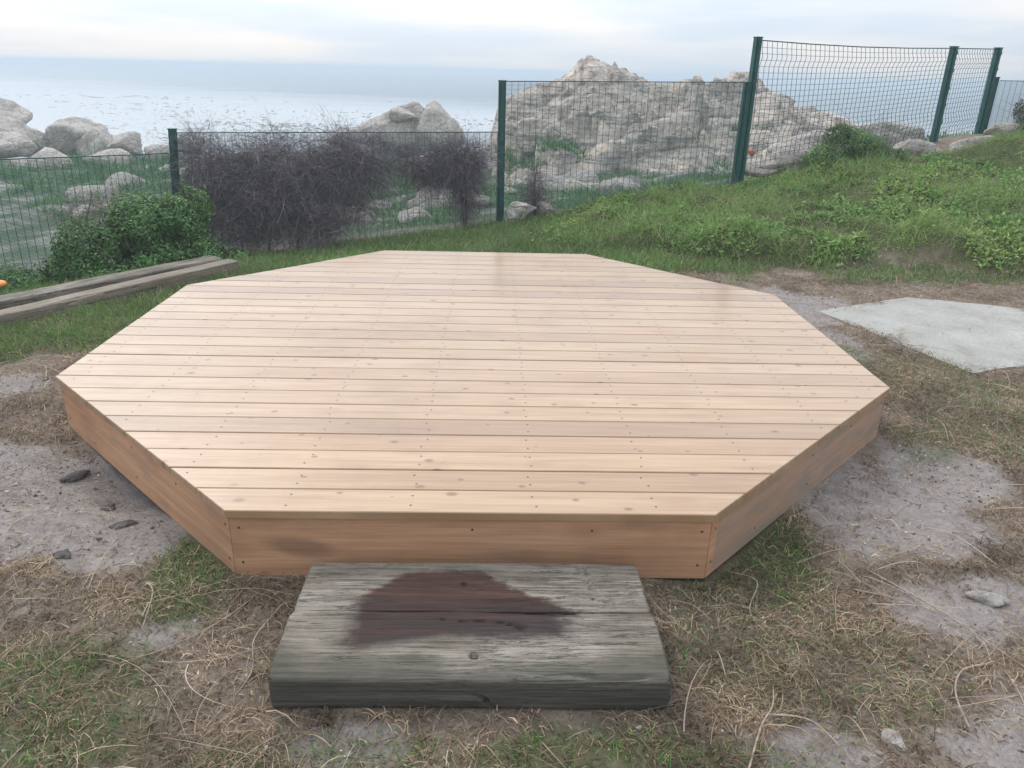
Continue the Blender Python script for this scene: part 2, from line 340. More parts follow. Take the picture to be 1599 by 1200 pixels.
M_dark, nt, b = mat('dark_timber', .9); b.inputs['Base Color'].default_value = (.05, .04, .03, 1)

def sleeper_mat(name, wet=False, dark=0.0):
    m, nt, b = mat(name, .85, .3)
    g1 = tex(nt, (1.6, 30, 30), s=2.0, detail=8, rough=.65); g2 = tex(nt, (3, 90, 90), s=1.6, detail=5); g3 = tex(nt, (1, 2.5, 2.5), s=2.6, detail=6); g4 = tex(nt, (5, 5, 5), s=30, detail=3)
    c = ramp_(nt, g1.outputs[0], [(.28, (.09, .082, .073)), (.40, (.21, .195, .172)), (.6, (.30, .28, .25)), (.8, (.36, .34, .31))])
    c = mixc(nt, .6, c, ramp_(nt, g2.outputs[0], [(.34, (.35, .34, .33)), (.5, (1, 1, 1))]), 'MULTIPLY')
    c = mixc(nt, .75, c, ramp_(nt, g3.outputs[0], [(.36, (.42, .40, .36)), (.47, (.82, .79, .70)), (.56, (1.02, 1.0, .95)), (.66, (1.35, 1.33, 1.28))]), 'MULTIPLY')
    c = mixc(nt, .3, c, ramp_(nt, g4.outputs[0], [(.3, (.6, .6, .6)), (.7, (1.2, 1.2, 1.2))]), 'MULTIPLY')
    ck = tex(nt, (1.1, 17, 17), s=2.4, detail=7, rough=.7); wr = tex(nt, (1, 2, 2), s=3.0, detail=3)
    ckm = mth(nt, 'MULTIPLY', mrange(nt, mth(nt, 'ABSOLUTE', mth(nt, 'SUBTRACT', ck.outputs[0], .5)), .0, .030, 1, 0), mrange(nt, wr.outputs[0], .42, .56)); ck.inputs['Distortion'].default_value = .5
    c = mixc(nt, mth(nt, 'MULTIPLY', ckm, .9), c, (.025, .023, .02))
    c2 = tex(nt, (2.2, 60, 60), s=2.0, detail=6, rough=.75); c2.inputs['Distortion'].default_value = .8; c = mixc(nt, mrange(nt, c2.outputs[0], .34, .44, .75, 0), c, (.05, .046, .04))
    if wet:
        t = N(nt, 'ShaderNodeTexCoord'); ge = N(nt, 'ShaderNodeNewGeometry'); sx = N(nt, 'ShaderNodeSeparateXYZ'); nt.links.new(t.outputs['Object'], sx.inputs[0])
        sn = N(nt, 'ShaderNodeSeparateXYZ'); nt.links.new(ge.outputs['True Normal'], sn.inputs[0])
        # weathered dark saw-cut faces with shade painted into their colour; paler top
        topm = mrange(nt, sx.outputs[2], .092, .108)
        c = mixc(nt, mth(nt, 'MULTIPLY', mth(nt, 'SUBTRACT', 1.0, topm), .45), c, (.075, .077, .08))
        fr = mrange(nt, mth(nt, 'ADD', sx.outputs[1], mth(nt, 'MULTIPLY_ADD', g3.outputs[0], .22, -.11)), -.50, -.44, .75, 0)   # darker greenish band near the front lip
        c = mixc(nt, mth(nt, 'MULTIPLY', fr, .7), c, (.06, .063, .05))
        wob = tex(nt, (1, 1, 1), s=9, detail=8, rough=.7); w = mth(nt, 'MULTIPLY_ADD', wob.outputs[0], .16, -.08)
        gs = tex(nt, (1.0, 26, 1), s=2.2, detail=5, rough=.7); x = mth(nt, 'ADD', mth(nt, 'ADD', sx.outputs[0], w), mth(nt, 'MULTIPLY_ADD', gs.outputs[0], .11, -.055)); y = mth(nt, 'ADD', sx.outputs[1], mth(nt, 'MULTIPLY', w, .45))
        # polygon-like wet patch: bounded by four soft edges
        e1 = mrange(nt, x, -.385, -.31); e2 = mrange(nt, x, .26, .35, 1, 0)
        e3 = mrange(nt, mth(nt, 'MULTIPLY_ADD', mth(nt, 'MAXIMUM', mth(nt, 'SUBTRACT', x, .03), 0.0), .72, y), -.09, -.05, 1, 0)
        e3b = mrange(nt, mth(nt, 'MULTIPLY_ADD', mth(nt, 'MAXIMUM', mth(nt, 'SUBTRACT', -.2, x), 0.0), .9, y), -.095, -.055, 1, 0)
        e4 = mrange(nt, mth(nt, 'MULTIPLY_ADD', mth(nt, 'MINIMUM', mth(nt, 'ADD', x, .06), 0.0), -.22, y), -.41, -.36)
        s = mth(nt, 'MULTIPLY', mth(nt, 'MULTIPLY', e1, e2), mth(nt, 'MULTIPLY', mth(nt, 'MULTIPLY', e3, e3b), e4)); s = mth(nt, 'MULTIPLY', s, topm)
        red = ramp_(nt, g1.outputs[0], [(.3, (.014, .008, .007)), (.5, (.044, .017, .013)), (.72, (.085, .032, .024))])
        dk = mrange(nt, mth(nt, 'ADD', y, mth(nt, 'MULTIPLY', x, .05)), -.20, -.30, 0, .75)
        red = mixc(nt, mth(nt, 'MULTIPLY', dk, mrange(nt, g3.outputs[0], .4, .55, .3, 1)), red, (.022, .02, .022))
        c = mixc(nt, mth(nt, 'MULTIPLY', s, .90), c, red)
        hx = mth(nt, 'ADD', sx.outputs[0], -.01); hy = mth(nt, 'ADD', sx.outputs[1], .463)
    if dark: c = mixc(nt, dark, c, (.40, .35, .27))
    c = mixc(nt, 1.0, c, (.92, .875, .845), 'MULTIPLY')
    nt.links.new(c, b.inputs['Base Color'])
    bump(nt, b, mth(nt, 'ADD', g1.outputs[0], g2.outputs[0]), .7, .006)
    return m
M_sleeper = sleeper_mat('weathered_sleeper', True); M_beam = sleeper_mat('grey_timber'); M_beam2 = sleeper_mat('pale_timber', dark=.28)
M_post, nt, b = mat('green_powder_coat', .45, .5); nn = tex(nt, s=6, detail=5); nt.links.new(ramp_(nt, nn.outputs[0], [(.35, (.010, .075, .072)), (.7, (.022, .115, .105))]), b.inputs['Base Color'])
M_wire, nt, b = mat('green_wire', .5, .4); b.inputs['Base Color'].default_value = (.022, .095, .09, 1)
m, nt, b = mat('concrete', .92, .2); M_conc = m
a = tex(nt, s=3.0, detail=7); d = tex(nt, s=60, detail=5)
c = ramp_(nt, a.outputs[0], [(.30, (.27, .245, .21)), (.42, (.36, .345, .315)), (.6, (.41, .40, .37)), (.72, (.46, .45, .42))]); c = mixc(nt, .6, c, ramp_(nt, d.outputs[0], [(.3, (.7, .7, .7)), (.65, (1.1, 1.1, 1.1))]), 'MULTIPLY')
nt.links.new(c, b.inputs['Base Color']); bump(nt, b, d.outputs[0], .8, .008)

# ------------------------------------------------------------------ ground sheet
def axis(segs):
    r = [];
    for a, b_, st in segs: r += list(np.arange(a, b_ - 1e-6, st))
    r.append(segs[-1][1]); return np.array(r)
gx = axis([(-400, -60, 34), (-60, -12, 1.5), (-12, -4.2, .3), (-4.2, 5.2, .04), (5.2, 9, .09), (9, 20, .4), (20, 60, 2), (60, 400, 34)])
gy = axis([(-60, -8, 4), (-8, -3.2, .3), (-3.2, 2.2, .035), (2.2, 8.6, .07), (8.6, 14, .2), (14, 36, .45), (36, 60, 1.5), (60, 120, 20)])
GX, GY = np.meshgrid(gx, gy); GZ = H(GX, GY)
V = np.c_[GX.ravel(), GY.ravel(), GZ.ravel()]; nx = len(gx); ny = len(gy)
I = np.arange(nx * ny).reshape(ny, nx); F = np.c_[I[:-1, :-1].ravel(), I[:-1, 1:].ravel(), I[1:, 1:].ravel(), I[1:, :-1].ravel()]
me = npmesh('ground', V, F, smooth=True)
a = me.color_attributes.new('mask', 'FLOAT_COLOR', 'POINT')
x, y = V[:, 0], V[:, 1]; fen = 5.9 + np.clip(x - 3.2, 0, 10) * .42 + np.clip(-x, 0, 4) * -.2 - np.clip(-x - 3.6, 0, 2) * 1.0
mk = np.c_[sandmask(x, y), np.clip(vegmask(x, y) + greenmask(x, y) * .8, 0, 1), sstep(0, 1.0, y - fen), np.ones(len(x))].astype(np.float32)
a.data.foreach_set('color', mk.ravel())
tag(put('ground', me, M_ground), kind='structure')
def Hg(x, y):
    """height of the ground mesh itself at x, y"""
    i = np.clip(np.searchsorted(gx, x) - 1, 0, len(gx) - 2); j = np.clip(np.searchsorted(gy, y) - 1, 0, len(gy) - 2)
    u = np.clip((x - gx[i]) / (gx[i + 1] - gx[i]), 0, 1); v = np.clip((y - gy[j]) / (gy[j + 1] - gy[j]), 0, 1)
    return (GZ[j, i] * (1 - u) + GZ[j, i + 1] * u) * (1 - v) + (GZ[j + 1, i] * (1 - u) + GZ[j + 1, i + 1] * u) * v

# ------------------------------------------------------------------ sea
SEA = -2.95
m, nt, b = mat('sea', .12, .5); b.inputs['IOR'].default_value = 1.33
pos = N(nt, 'ShaderNodeNewGeometry'); sx = N(nt, 'ShaderNodeSeparateXYZ'); nt.links.new(pos.outputs['Position'], sx.inputs[0])
pn = tex(nt, (.012, .03, 1), s=1, detail=4)
yy = mth(nt, 'ADD', sx.outputs[1], mth(nt, 'MULTIPLY_ADD', pn.outputs[0], 90, -45)); yy = mth(nt, 'ADD', yy, mth(nt, 'MULTIPLY', sx.outputs[0], .75))
outer = mrange(nt, yy, 50, 150)
w1 = tex(nt, (.35, 1, 1), s=.55, detail=5, rough=.55); w2 = tex(nt, (.3, 1, 1), s=.12, detail=4)
hh = mth(nt, 'MULTIPLY', w1.outputs[0], mth(nt, 'MULTIPLY_ADD', outer, 1.1, .10))
n = N(nt, 'ShaderNodeBump'); n.inputs['Strength'].default_value = 1.0; n.inputs['Distance'].default_value = .55; nt.links.new(hh, n.inputs['Height']); nt.links.new(n.outputs[0], b.inputs['Normal'])
nt.links.new(mixc(nt, outer, (.36, .40, .42), (.09, .13, .16)), b.inputs['Base Color'])  # bright sky reflected by the calm inshore water, painted into the base colour
nt.links.new(mth(nt, 'MULTIPLY_ADD', outer, .16, .14), b.inputs['Roughness'])
M_sea = m
S = 8500
me = npmesh('sea', [(-S, 20, SEA), (S, 20, SEA), (S, S, SEA), (-S, S, SEA)], [(0, 1, 2, 3)])
tag(put('sea', me, M_sea), kind='structure')
# kelp heads floating in strings
n = 1500; band = rng.integers(0, 9, n)
by = np.array([46, 50, 54, 59, 66, 74, 84, 98, 120])[band]; bx0 = np.array([-14, -12, -16, -20, -10, -26, -30, -44, -70])[band]; bw = np.array([9, 11, 12, 18, 22, 22, 26, 22, 18])[band]
kx = bx0 + rng.normal(0, 1, n) * bw * .6; cc_ = np.array([(-45, 115, 9), (-58, 112, 8), (-38, 84, 7), (-30, 80, 5), (-42, 92, 8), (-16, 62, 5), (-13, 58, 4), (-19, 65, 5), (-15, 56, 3), (-10, 60, 3), (-18, 54, 3), (-22, 50, 3), (-19, 46, 2), (-6, 78, 8), (-2, 72, 5), (-12, 84, 9), (-25, 70, 7), (-14, 50, 3), (-28, 60, 4), (-21, 58, 5), (-8, 66, 6), (2, 68, 5), (-33, 72, 6)], float); ci = rng.integers(0, len(cc_), n); ci[: n // 2] = rng.choice([5, 6, 7, 8, 9, 10, 11, 12, 17], n // 2); by = cc_[ci, 1]
sub = rng.normal(0, 1, (len(cc_), 6)); sj = rng.integers(0, 6, n); kx = cc_[ci, 0] + rng.normal(0, 1, n) * cc_[ci, 2] * .75; ky = by + sub[ci, sj] * by * .03 + rng.normal(0, 1, n) * by * .006 + .04 * (kx - cc_[ci, 0]) * sub[ci, sj]; loose = rng.random(n) < .22; kx[loose] += rng.normal(0, 9, loose.sum()); ky[loose] += rng.normal(0, 5, loose.sum())
L = rng.gamma(2, .12, n) * (by / 60); Wd = L * rng.uniform(.3, .7, n); az = rng.uniform(-.7, .7, n); V = []; 
ang = np.arange(6) * math.pi / 3
cx = np.cos(ang)[None] * L[:, None] * rng.uniform(.6, 1.2, (n, 6)); cy = np.sin(ang)[None] * Wd[:, None] * rng.uniform(.6, 1.2, (n, 6))
px = kx[:, None] + cx * np.cos(az)[:, None] - cy * np.sin(az)[:, None]; py = ky[:, None] + cx * np.sin(az)[:, None] + cy * np.cos(az)[:, None]
lo = np.stack([px, py, np.full_like(px, SEA - .02)], 2); top = np.stack([kx, ky, SEA + rng.uniform(.02, .06, n) * by / 60], 1)[:, None]
V = np.concatenate([lo, top], 1).reshape(-1, 3); idx = np.arange(n)[:, None] * 7
F = np.concatenate([np.c_[idx + i, idx + (i + 1) % 6, idx + 6] for i in range(6)])
M_kelp, nt, b = mat('kelp', .4); b.inputs['Base Color'].default_value = (.03, .027, .022, 1)
tag(put('kelp', npmesh('kelp', V, F), M_kelp), 'dark brown kelp heads floating in strings on the pale sea', 'kelp', kind='stuff')

# ------------------------------------------------------------------ rocks
import bmesh
def ico(sub):
    bm = bmesh.new(); bmesh.ops.create_icosphere(bm, subdivisions=sub, radius=1.0); bm.verts.ensure_lookup_table()
    V = np.array([v.co[:] for v in bm.verts]); F = np.array([[v.index for v in f.verts] for f in bm.faces]); bm.free(); return V, F
ICO = {k: ico(k) for k in (3, 4, 5)}
def boulder_verts(size, seed, sub=4, rough=.10, planes=14, soft=9.0, rot=0.0):
    V, F = ICO[sub]; r = np.random.default_rng(seed)
    nrm = r.normal(size=(planes, 3)); nrm[:, 2] *= .8; nrm /= np.linalg.norm(nrm, axis=1)[:, None]; d = r.uniform(.68, 1.0, planes)
    dots = np.clip(V @ nrm.T, 1e-3, None); q = d / dots
    rad = -np.log(np.exp(-soft * np.clip(q, 0, 3)).sum(1)) / soft; rad = np.clip(rad, .45, 1.3)
    P = V * rad[:, None]
    o = seed * 3.7
    P = P * (1 + rough * 1.5 * fbm(V[:, 0] * 1.8 + o, V[:, 1] * 1.8, V[:, 2] * 1.8, 5, seed)[:, None] - rough * .9 * np.abs(fbm(V[:, 0] * 4 + o, V[:, 1] * 4, V[:, 2] * 4, 4, seed + 3))[:, None])
    P = P * np.array(size); c, s = math.cos(rot), math.sin(rot)
    return np.c_[P[:, 0] * c - P[:, 1] * s, P[:, 0] * s + P[:, 1] * c, P[:, 2]], F
def boulder(name, loc, size, seed, label, cat='rock', group=None, sub=4, rough=.10, material=None, rot=0.0, planes=15, soft=13.0):
    V, F = boulder_verts(size, seed, sub, rough, planes, soft, rot)
    o = put(name, npmesh(name, V, F, smooth=True), material or M_rock); o.location = loc
    return tag(o, label, cat, group)

# large outcrop beyond the fence
ox = np.arange(-1.6, 15.0, .06); oy = np.arange(11.2, 28.5, .085); OX, OY = np.meshgrid(ox, oy)
crx = [-1.6, -.3, .25, .7, 1.4, 2.0, 2.45, 2.7, 2.95, 3.25, 3.7, 4.05, 4.35, 4.8, 5.4, 5.9, 6.4, 7.0, 7.5, 8.2, 8.7, 9.3, 10, 11, 12, 13, 15]
crz = [-2.2, -1.7, .75, 1.1, 1.3, 1.42, 1.66, 1.98, 2.14, 2.05, 1.92, 1.72, 1.6, 1.45, 1.45, 1.62, 1.5, 1.55, 1.78, 1.80, 1.4, 1.05, .85, .6, .2, -.5, -2.0]
crest = np.interp(OX + .25 * fbm(OX * .7, OY * .5, s=71), crx, crz)
yc = 21.4 + .6 * np.sin(OX * .8)
base = base_h(OX, OY) - .5
u = np.clip((OY - 12.4) / (yc - 12.4), 0, 1); prof = .16 * sstep(0, .12, u) + .20 * sstep(.2, .38, u) + .24 * sstep(.42, .62, u) + .16 * sstep(.66, .8, u) + .24 * sstep(.78, 1, u)
back = 1 - .9 * sstep(0, 1, (OY - yc) / 6.0)
OZ = base + (crest - base) * prof * np.where(OY > yc, back, 1)
# fractured facets
cr = np.random.default_rng(5); C = np.c_[cr.uniform(-2, 15, 420), cr.uniform(11, 29, 420), cr.normal(0, .24, 420), cr.normal(0, .34, 420), cr.normal(0, .30, 420)]
wx = OX + .25 * fbm(OX * 1.5, OY * 1.5, s=61); wy = OY + .25 * fbm(OX * 1.5, OY * 1.5, s=62)
best = np.full(OX.shape, 1e9); bi = np.zeros(OX.shape, int)
for i, cc in enumerate(C):
    dd = (wx - cc[0]) ** 2 * .6 + (wy - cc[1]) ** 2; mm = dd < best; best[mm] = dd[mm]; bi[mm] = i
fac = C[bi, 2] + (OX - C[bi, 0]) * C[bi, 3] + (OY - C[bi, 1]) * C[bi, 4]
lowr = 1 - sstep(.25, .5, u)
st_ = OZ * 5.5 + OX * .5 + fbm(OX * .6, OY * .6, s=66) * 1.6; stair = (np.floor(st_) + sstep(.55, 1, st_ - np.floor(st_)) - st_) / 5.5
OZ = OZ + (fac * .75) * sstep(0, .12, u) * (1 - .35 * lowr) * (1 - .72 * sstep(.8, 1, u)) + stair * (.35 + .65 * lowr) + .14 * fbm(OX * 1.1, OY * 1.1, s=63) - .22 * (1 - sstep(0, .13, np.abs(fbm(OX * .9 + 9, OY * .9, s=68)))) * sstep(0, .2, u) + .12 * np.abs(fbm(OX * 4, OY * 4, s=64)) + .06 * fbm(OX * 11, OY * 11, s=65)
V = np.c_[OX.ravel(), OY.ravel(), OZ.ravel()]; nx, ny = len(ox), len(oy)
I = np.arange(nx * ny).reshape(ny, nx); F = np.c_[I[:-1, :-1].ravel(), I[:-1, 1:].ravel(), I[1:, 1:].ravel(), I[1:, :-1].ravel()]
O_Z = OZ
me = npmesh('rock_outcrop', V, F); shift(me, (5, 20, 0))
o = put('rock_outcrop', me, M_out); o.location = (5, 20, 0); tag(o, 'large pale layered rock outcrop with a peak behind the mesh fence', 'rock outcrop')
def outcrop_z(x, y):
    ix = np.clip(((x + 1.6) / .06).astype(int), 0, len(ox) - 1); iy = np.clip(((y - 11.2) / .085).astype(int), 0, len(oy) - 1); return O_Z[iy, ix]

boulder('boulder', (-4.3, 30.4, -1.0), (2.3, 1.7, 1.15), 21, 'pale domed boulder at the water showing above the middle of the fence', sub=5, rough=.09)
boulder('boulder', (-3.9, 29.6, -.16), (.62, .55, .26), 27, 'small flat grey cap stone lying on the domed boulder', sub=4)
boulder('boulder', (-2.5, 30.2, -1.05), (1.55, 1.2, 1.2), 24, 'grey cracked boulder on the right flank of the domed boulder', sub=4)
for x, y, z, a_, b_, c_, s_, l_ in [(4.9, 17.4, -.05, 1.35, .9, .75, 81, 'broad pale dome of rock low on the outcrop in the middle of the mesh panel'),
      (7.0, 16.8, -.15, 1.0, .8, .62, 82, 'rounded rock at the foot of the outcrop beside the tall fence post'),
      (2.9, 18.6, .35, .95, .7, .62, 83, 'cracked block of rock below the peak of the outcrop'),
      (7.9, 19.6, .55, 1.1, .8, .6, 84, 'smooth hump of rock high on the right of the outcrop'),
      (1.3, 17.6, -.1, .9, .7, .5, 85, 'low rock on the left side of the outcrop just right of the fence post')]:
    boulder('boulder', (x, y, z), (a_, b_, c_), s_, l_, rot=s_ * .9, sub=5, soft=13, material=M_out)
LB = [(-23.8, 34.4, -1.3, 1.6, 1.4, 1.05, 31, 'tall rounded grey boulder at the left edge of the shore'),
      (-22.6, 33.2, -1.8, 1.5, 1.1, .8, 32, 'smooth pale boulder leaning in front of the tall rounded one at the left edge'),
      (-18.6, 31.6, -1.65, 1.2, 1.2, .95, 33, 'wedge shaped pale boulder with a flat top second from the left edge'),
      (-17.1, 30.8, -1.75, .95, .9, .8, 34, 'rounded boulder tucked against the right of the wedge shaped one'),
      (-15.2, 28.9, -1.5, .8, .7, .45, 35, 'low pale slab rock to the right of the left shore boulders'),
      (-21.3, 31.2, -1.95, 1.1, .9, .5, 36, 'squat rock between the two large left shore boulders'),
      (-12.6, 29.5, -1.5, .5, .45, .45, 37, 'small reddish block of rock just left of the leaning corner post'),
      (-13.6, 28.6, -1.85, .9, .6, .35, 38, 'flat pale stone on green just above the left fence rail')]
for x, y, z, a_, b_, c_, s_, l_ in LB: boulder('boulder', (x, y, z), (a_, b_, c_), s_, l_, rot=s_ * .7, soft=22, planes=11, rough=.13)
BR = [(4.5, 6.75, .72, .62, .42, .24, 41, 'long pale rock on the bank left of the round shrub under the tall fence', .1),
      (3.95, 6.5, .56, .38, .34, .2, 42, 'cracked grey rock on the bank next to the tall fence post', .2),
      (3.6, 6.35, .5, .3, .24, .12, 43, 'flat broken grey stone at the foot of the tall fence post', 0),
      (5.95, 7.8, .86, .6, .45, .30, 44, 'sloping pink grey rock behind the round shrub', -.3),
      (6.0, 6.8, .74, .38, .32, .17, 45, 'flat grey rock right of the round shrub', -.2),
      (6.75, 6.7, .80, .42, .28, .18, 46, 'pitted pale rock right of the third tall fence post', .1),
      (7.75, 7.7, 1.0, .34, .26, .13, 47, 'smooth cream rock below the last tall fence post', 0),
      (7.3, 5.6, .78, .3, .2, .09, 48, 'small brown stone showing through the green on the far right', 0)]
for x, y, z, a_, b_, c_, s_, l_, r_ in BR: boulder('rock', (x, y, z), (a_, b_, c_), s_, l_, rot=r_, material=M_stone, rough=.12)
boulder('stone', (.37, 5.50, .02), (.20, .13, .12), 51, 'white stone at the foot of the fence post', 'stone', material=M_white, rough=.07)
boulder('stone', (.70, 5.66, .07), (.13, .09, .08), 52, 'smaller grey stone right of the white one by the fence post', 'stone', material=M_stone)
boulder('stone', (3.47, 6.2, .74), (.055, .045, .04), 53, 'orange stained stone beside the tall fence post', 'stone', material=M_orange, sub=3)
PB = [(1.164, -2.716, .035, 'pale pebble at the bottom edge right of the step', 5), (1.80, -2.11, .05, 'flat grey stone set in the bare sand on the right', 6), (-1.752, -1.282, .045, 'dark stone near the far left corner of the deck', 7),
      (-1.52, -1.50, .03, 'small dark stone in the sand beside the left fascia', 8), (-1.48, -1.9, .03, 'dark long pebble in the middle of the left sand patch', 9), (-1.36, -1.68, .035, 'dark clod under the left fascia', 10)]
M_dstone = rock_mat('dark_stone', (.33, .33, .34), 6.0)
for x, y, s_, l_, k in PB:
    z = float(H(np.array([x]), np.array([y]))[0]); boulder('pebble', (x, y, z + s_ * .1), (s_ * 1.3, s_ * .85, s_ * .45), 60 + k, l_, 'pebble', material=M_stone if k < 7 else M_dstone, sub=3, rot=k)
# loose rocks on the shore behind the low fences
rr = np.random.default_rng(77); k = 0
while k < 85:
    x = rr.uniform(-17, 2.5); y = rr.uniform(7.5, 27); 
    if x < -y * .75 + 0: continue
    s_ = rr.uniform(.16, .55) * (.55 + y / 26); z = float(H(np.array([x]), np.array([y]))[0])
    boulder('shore_rock', (x, y, z + s_ * .05), (s_ * rr.uniform(.9, 1.6), s_ * rr.uniform(.7, 1.1), s_ * rr.uniform(.35, .7)), 200 + k, 'grey shore rock lying in the green beyond the low fence', 'rock', 'rocks scattered on the shore beyond the fence', sub=3, rot=rr.uniform(0, 3))
    k += 1

# ------------------------------------------------------------------ deck
SD = 1.667; A2 = SD * 1.20711; HS = SD / 2; TH = .028; DZ = .2744
OV = [(-HS, -A2), (HS, -A2), (A2, -HS), (A2, HS), (HS, A2), (-HS, A2), (-A2, HS), (-A2, -HS)]
deck = empty('deck', (0, 0, 0), 'new octagonal pine deck platform with pale varnished boards on the ground', 'deck')
def half(y):
    ay = abs(y); return A2 if ay <= HS else A2 - (ay - HS)
vs = []; fs = []; bo = []; uv = []; mi = []
NB = 27; pitch = 2 * A2 / NB
r_ = np.random.default_rng(3); gp = np.random.default_rng(4).uniform(.0012, .0042, 40)
for i in range(NB):
    y0 = -A2 + i * pitch + (0 if i == 0 else gp[i]); y1 = -A2 + (i + 1) * pitch - (0 if i == NB - 1 else gp[i + 1])
    dz = r_.normal(0, .0007)
    def ring(ya, yb, ins, z):
        ys = [ya] + [q for q in (-HS, HS) if ya < q < yb] + [yb]
        return [(half(q) - ins, q, z) for q in ys] + [(-half(q) + ins, q, z) for q in ys[::-1]]
    R = [ring(y0, y1, 0, DZ - TH), ring(y0, y1, 0, DZ - .003 + dz), ring(y0 + .003, y1 - .003, .003, DZ + dz)]
    n_ = len(R[0]); b0 = len(vs)
    for rg in R: vs += rg
    fs.append(tuple(b0 + j for j in range(n_ - 1, -1, -1))); fs.append(tuple(b0 + 2 * n_ + j for j in range(n_))); mi += [0, 0]
    for lv in (0, 1):
        for j in range(n_): fs.append((b0 + lv * n_ + j, b0 + lv * n_ + (j + 1) % n_, b0 + (lv + 1) * n_ + (j + 1) % n_, b0 + (lv + 1) * n_ + j)); mi.append(0)
    bo += [float(i)] * (3 * n_)
    for jx in np.arange(-1.9, 1.95, .4222):
        for q in (.27, .73):
            cx_ = jx + r_.normal(0, .006); cy_ = y0 + (y1 - y0) * (q + r_.normal(0, .03))
            if abs(cx_) > half(cy_) - .03: continue
            b0 = len(vs); vs += [(cx_ + .0042 * math.cos(t_), cy_ + .0042 * math.sin(t_), DZ + dz + .0006) for t_ in np.arange(8) * math.pi / 4]
            fs.append(tuple(b0 + j for j in range(8))); bo += [float(i)] * 8; mi.append(1)
me = bpy.data.meshes.new('deck_top'); me.from_pydata(vs, [], fs); me.polygons.foreach_set('material_index', mi)
at_ = me.attributes.new('board', 'FLOAT', 'POINT'); at_.data.foreach_set('value', np.array(bo, np.float32))
at_ = me.attributes.new('uvw', 'FLOAT_VECTOR', 'POINT'); at_.data.foreach_set('vector', np.array(vs, np.float32).ravel())
put('deck_top', me, [M_deck, M_screw], deck)
IN = [(x * (1 - .006), y * (1 - .006)) for x, y in OV]; IN2 = [(x * (1 - .022), y * (1 - .022)) for x, y in OV]
zb = [0.0, 0.0, .0, .0, .0, .0, .0, .0]
for i in range(8):
    a0, a1 = np.array(IN[i]), np.array(IN[(i + 1) % 8]); c0, c1 = np.array(IN2[i]), np.array(IN2[(i + 1) % 8]); t = (a1 - a0) / np.linalg.norm(a1 - a0)
    a0, a1, c0, c1 = a0 + t * .0012, a1 - t * .0012, c0 + t * .0012, c1 - t * .0012
    pts = [tuple(a0), tuple(a1), tuple(c1), tuple(c0)]; mb = MB(); mb.prism(pts, .004, DZ - TH - .001)
    L_ = np.linalg.norm(a1 - a0)
    outn = np.array([t[1], -t[0]])
    nb0 = len(mb.v)
    for d_, zz in ((.03, .20), (.03, .06), (L_ / 2, .20), (L_ / 2, .06), (L_ - .03, .20), (L_ - .03, .06), (L_ * .22, .05), (L_ * .75, .2)):
        p = a0 + t * d_; mb.cyl((*(p - outn * .002), zz), (*(p + outn * .0012), zz), .0048, n=8, mi=1)
    me = mb.mesh('fascia_board')
    co = np.array(mb.v); uvw = np.c_[(co[:, :2] - a0) @ t, co[:, 2], np.zeros(len(co))].astype(np.float32)
    at_ = me.attributes.new('uvw', 'FLOAT_VECTOR', 'POINT'); at_.data.foreach_set('vector', uvw.ravel())
    at_ = me.attributes.new('board', 'FLOAT', 'POINT'); at_.data.foreach_set('value', np.full(len(co), 40.0 + i, np.float32))
    put('fascia_board', me, [M_fascia, M_screw], deck)

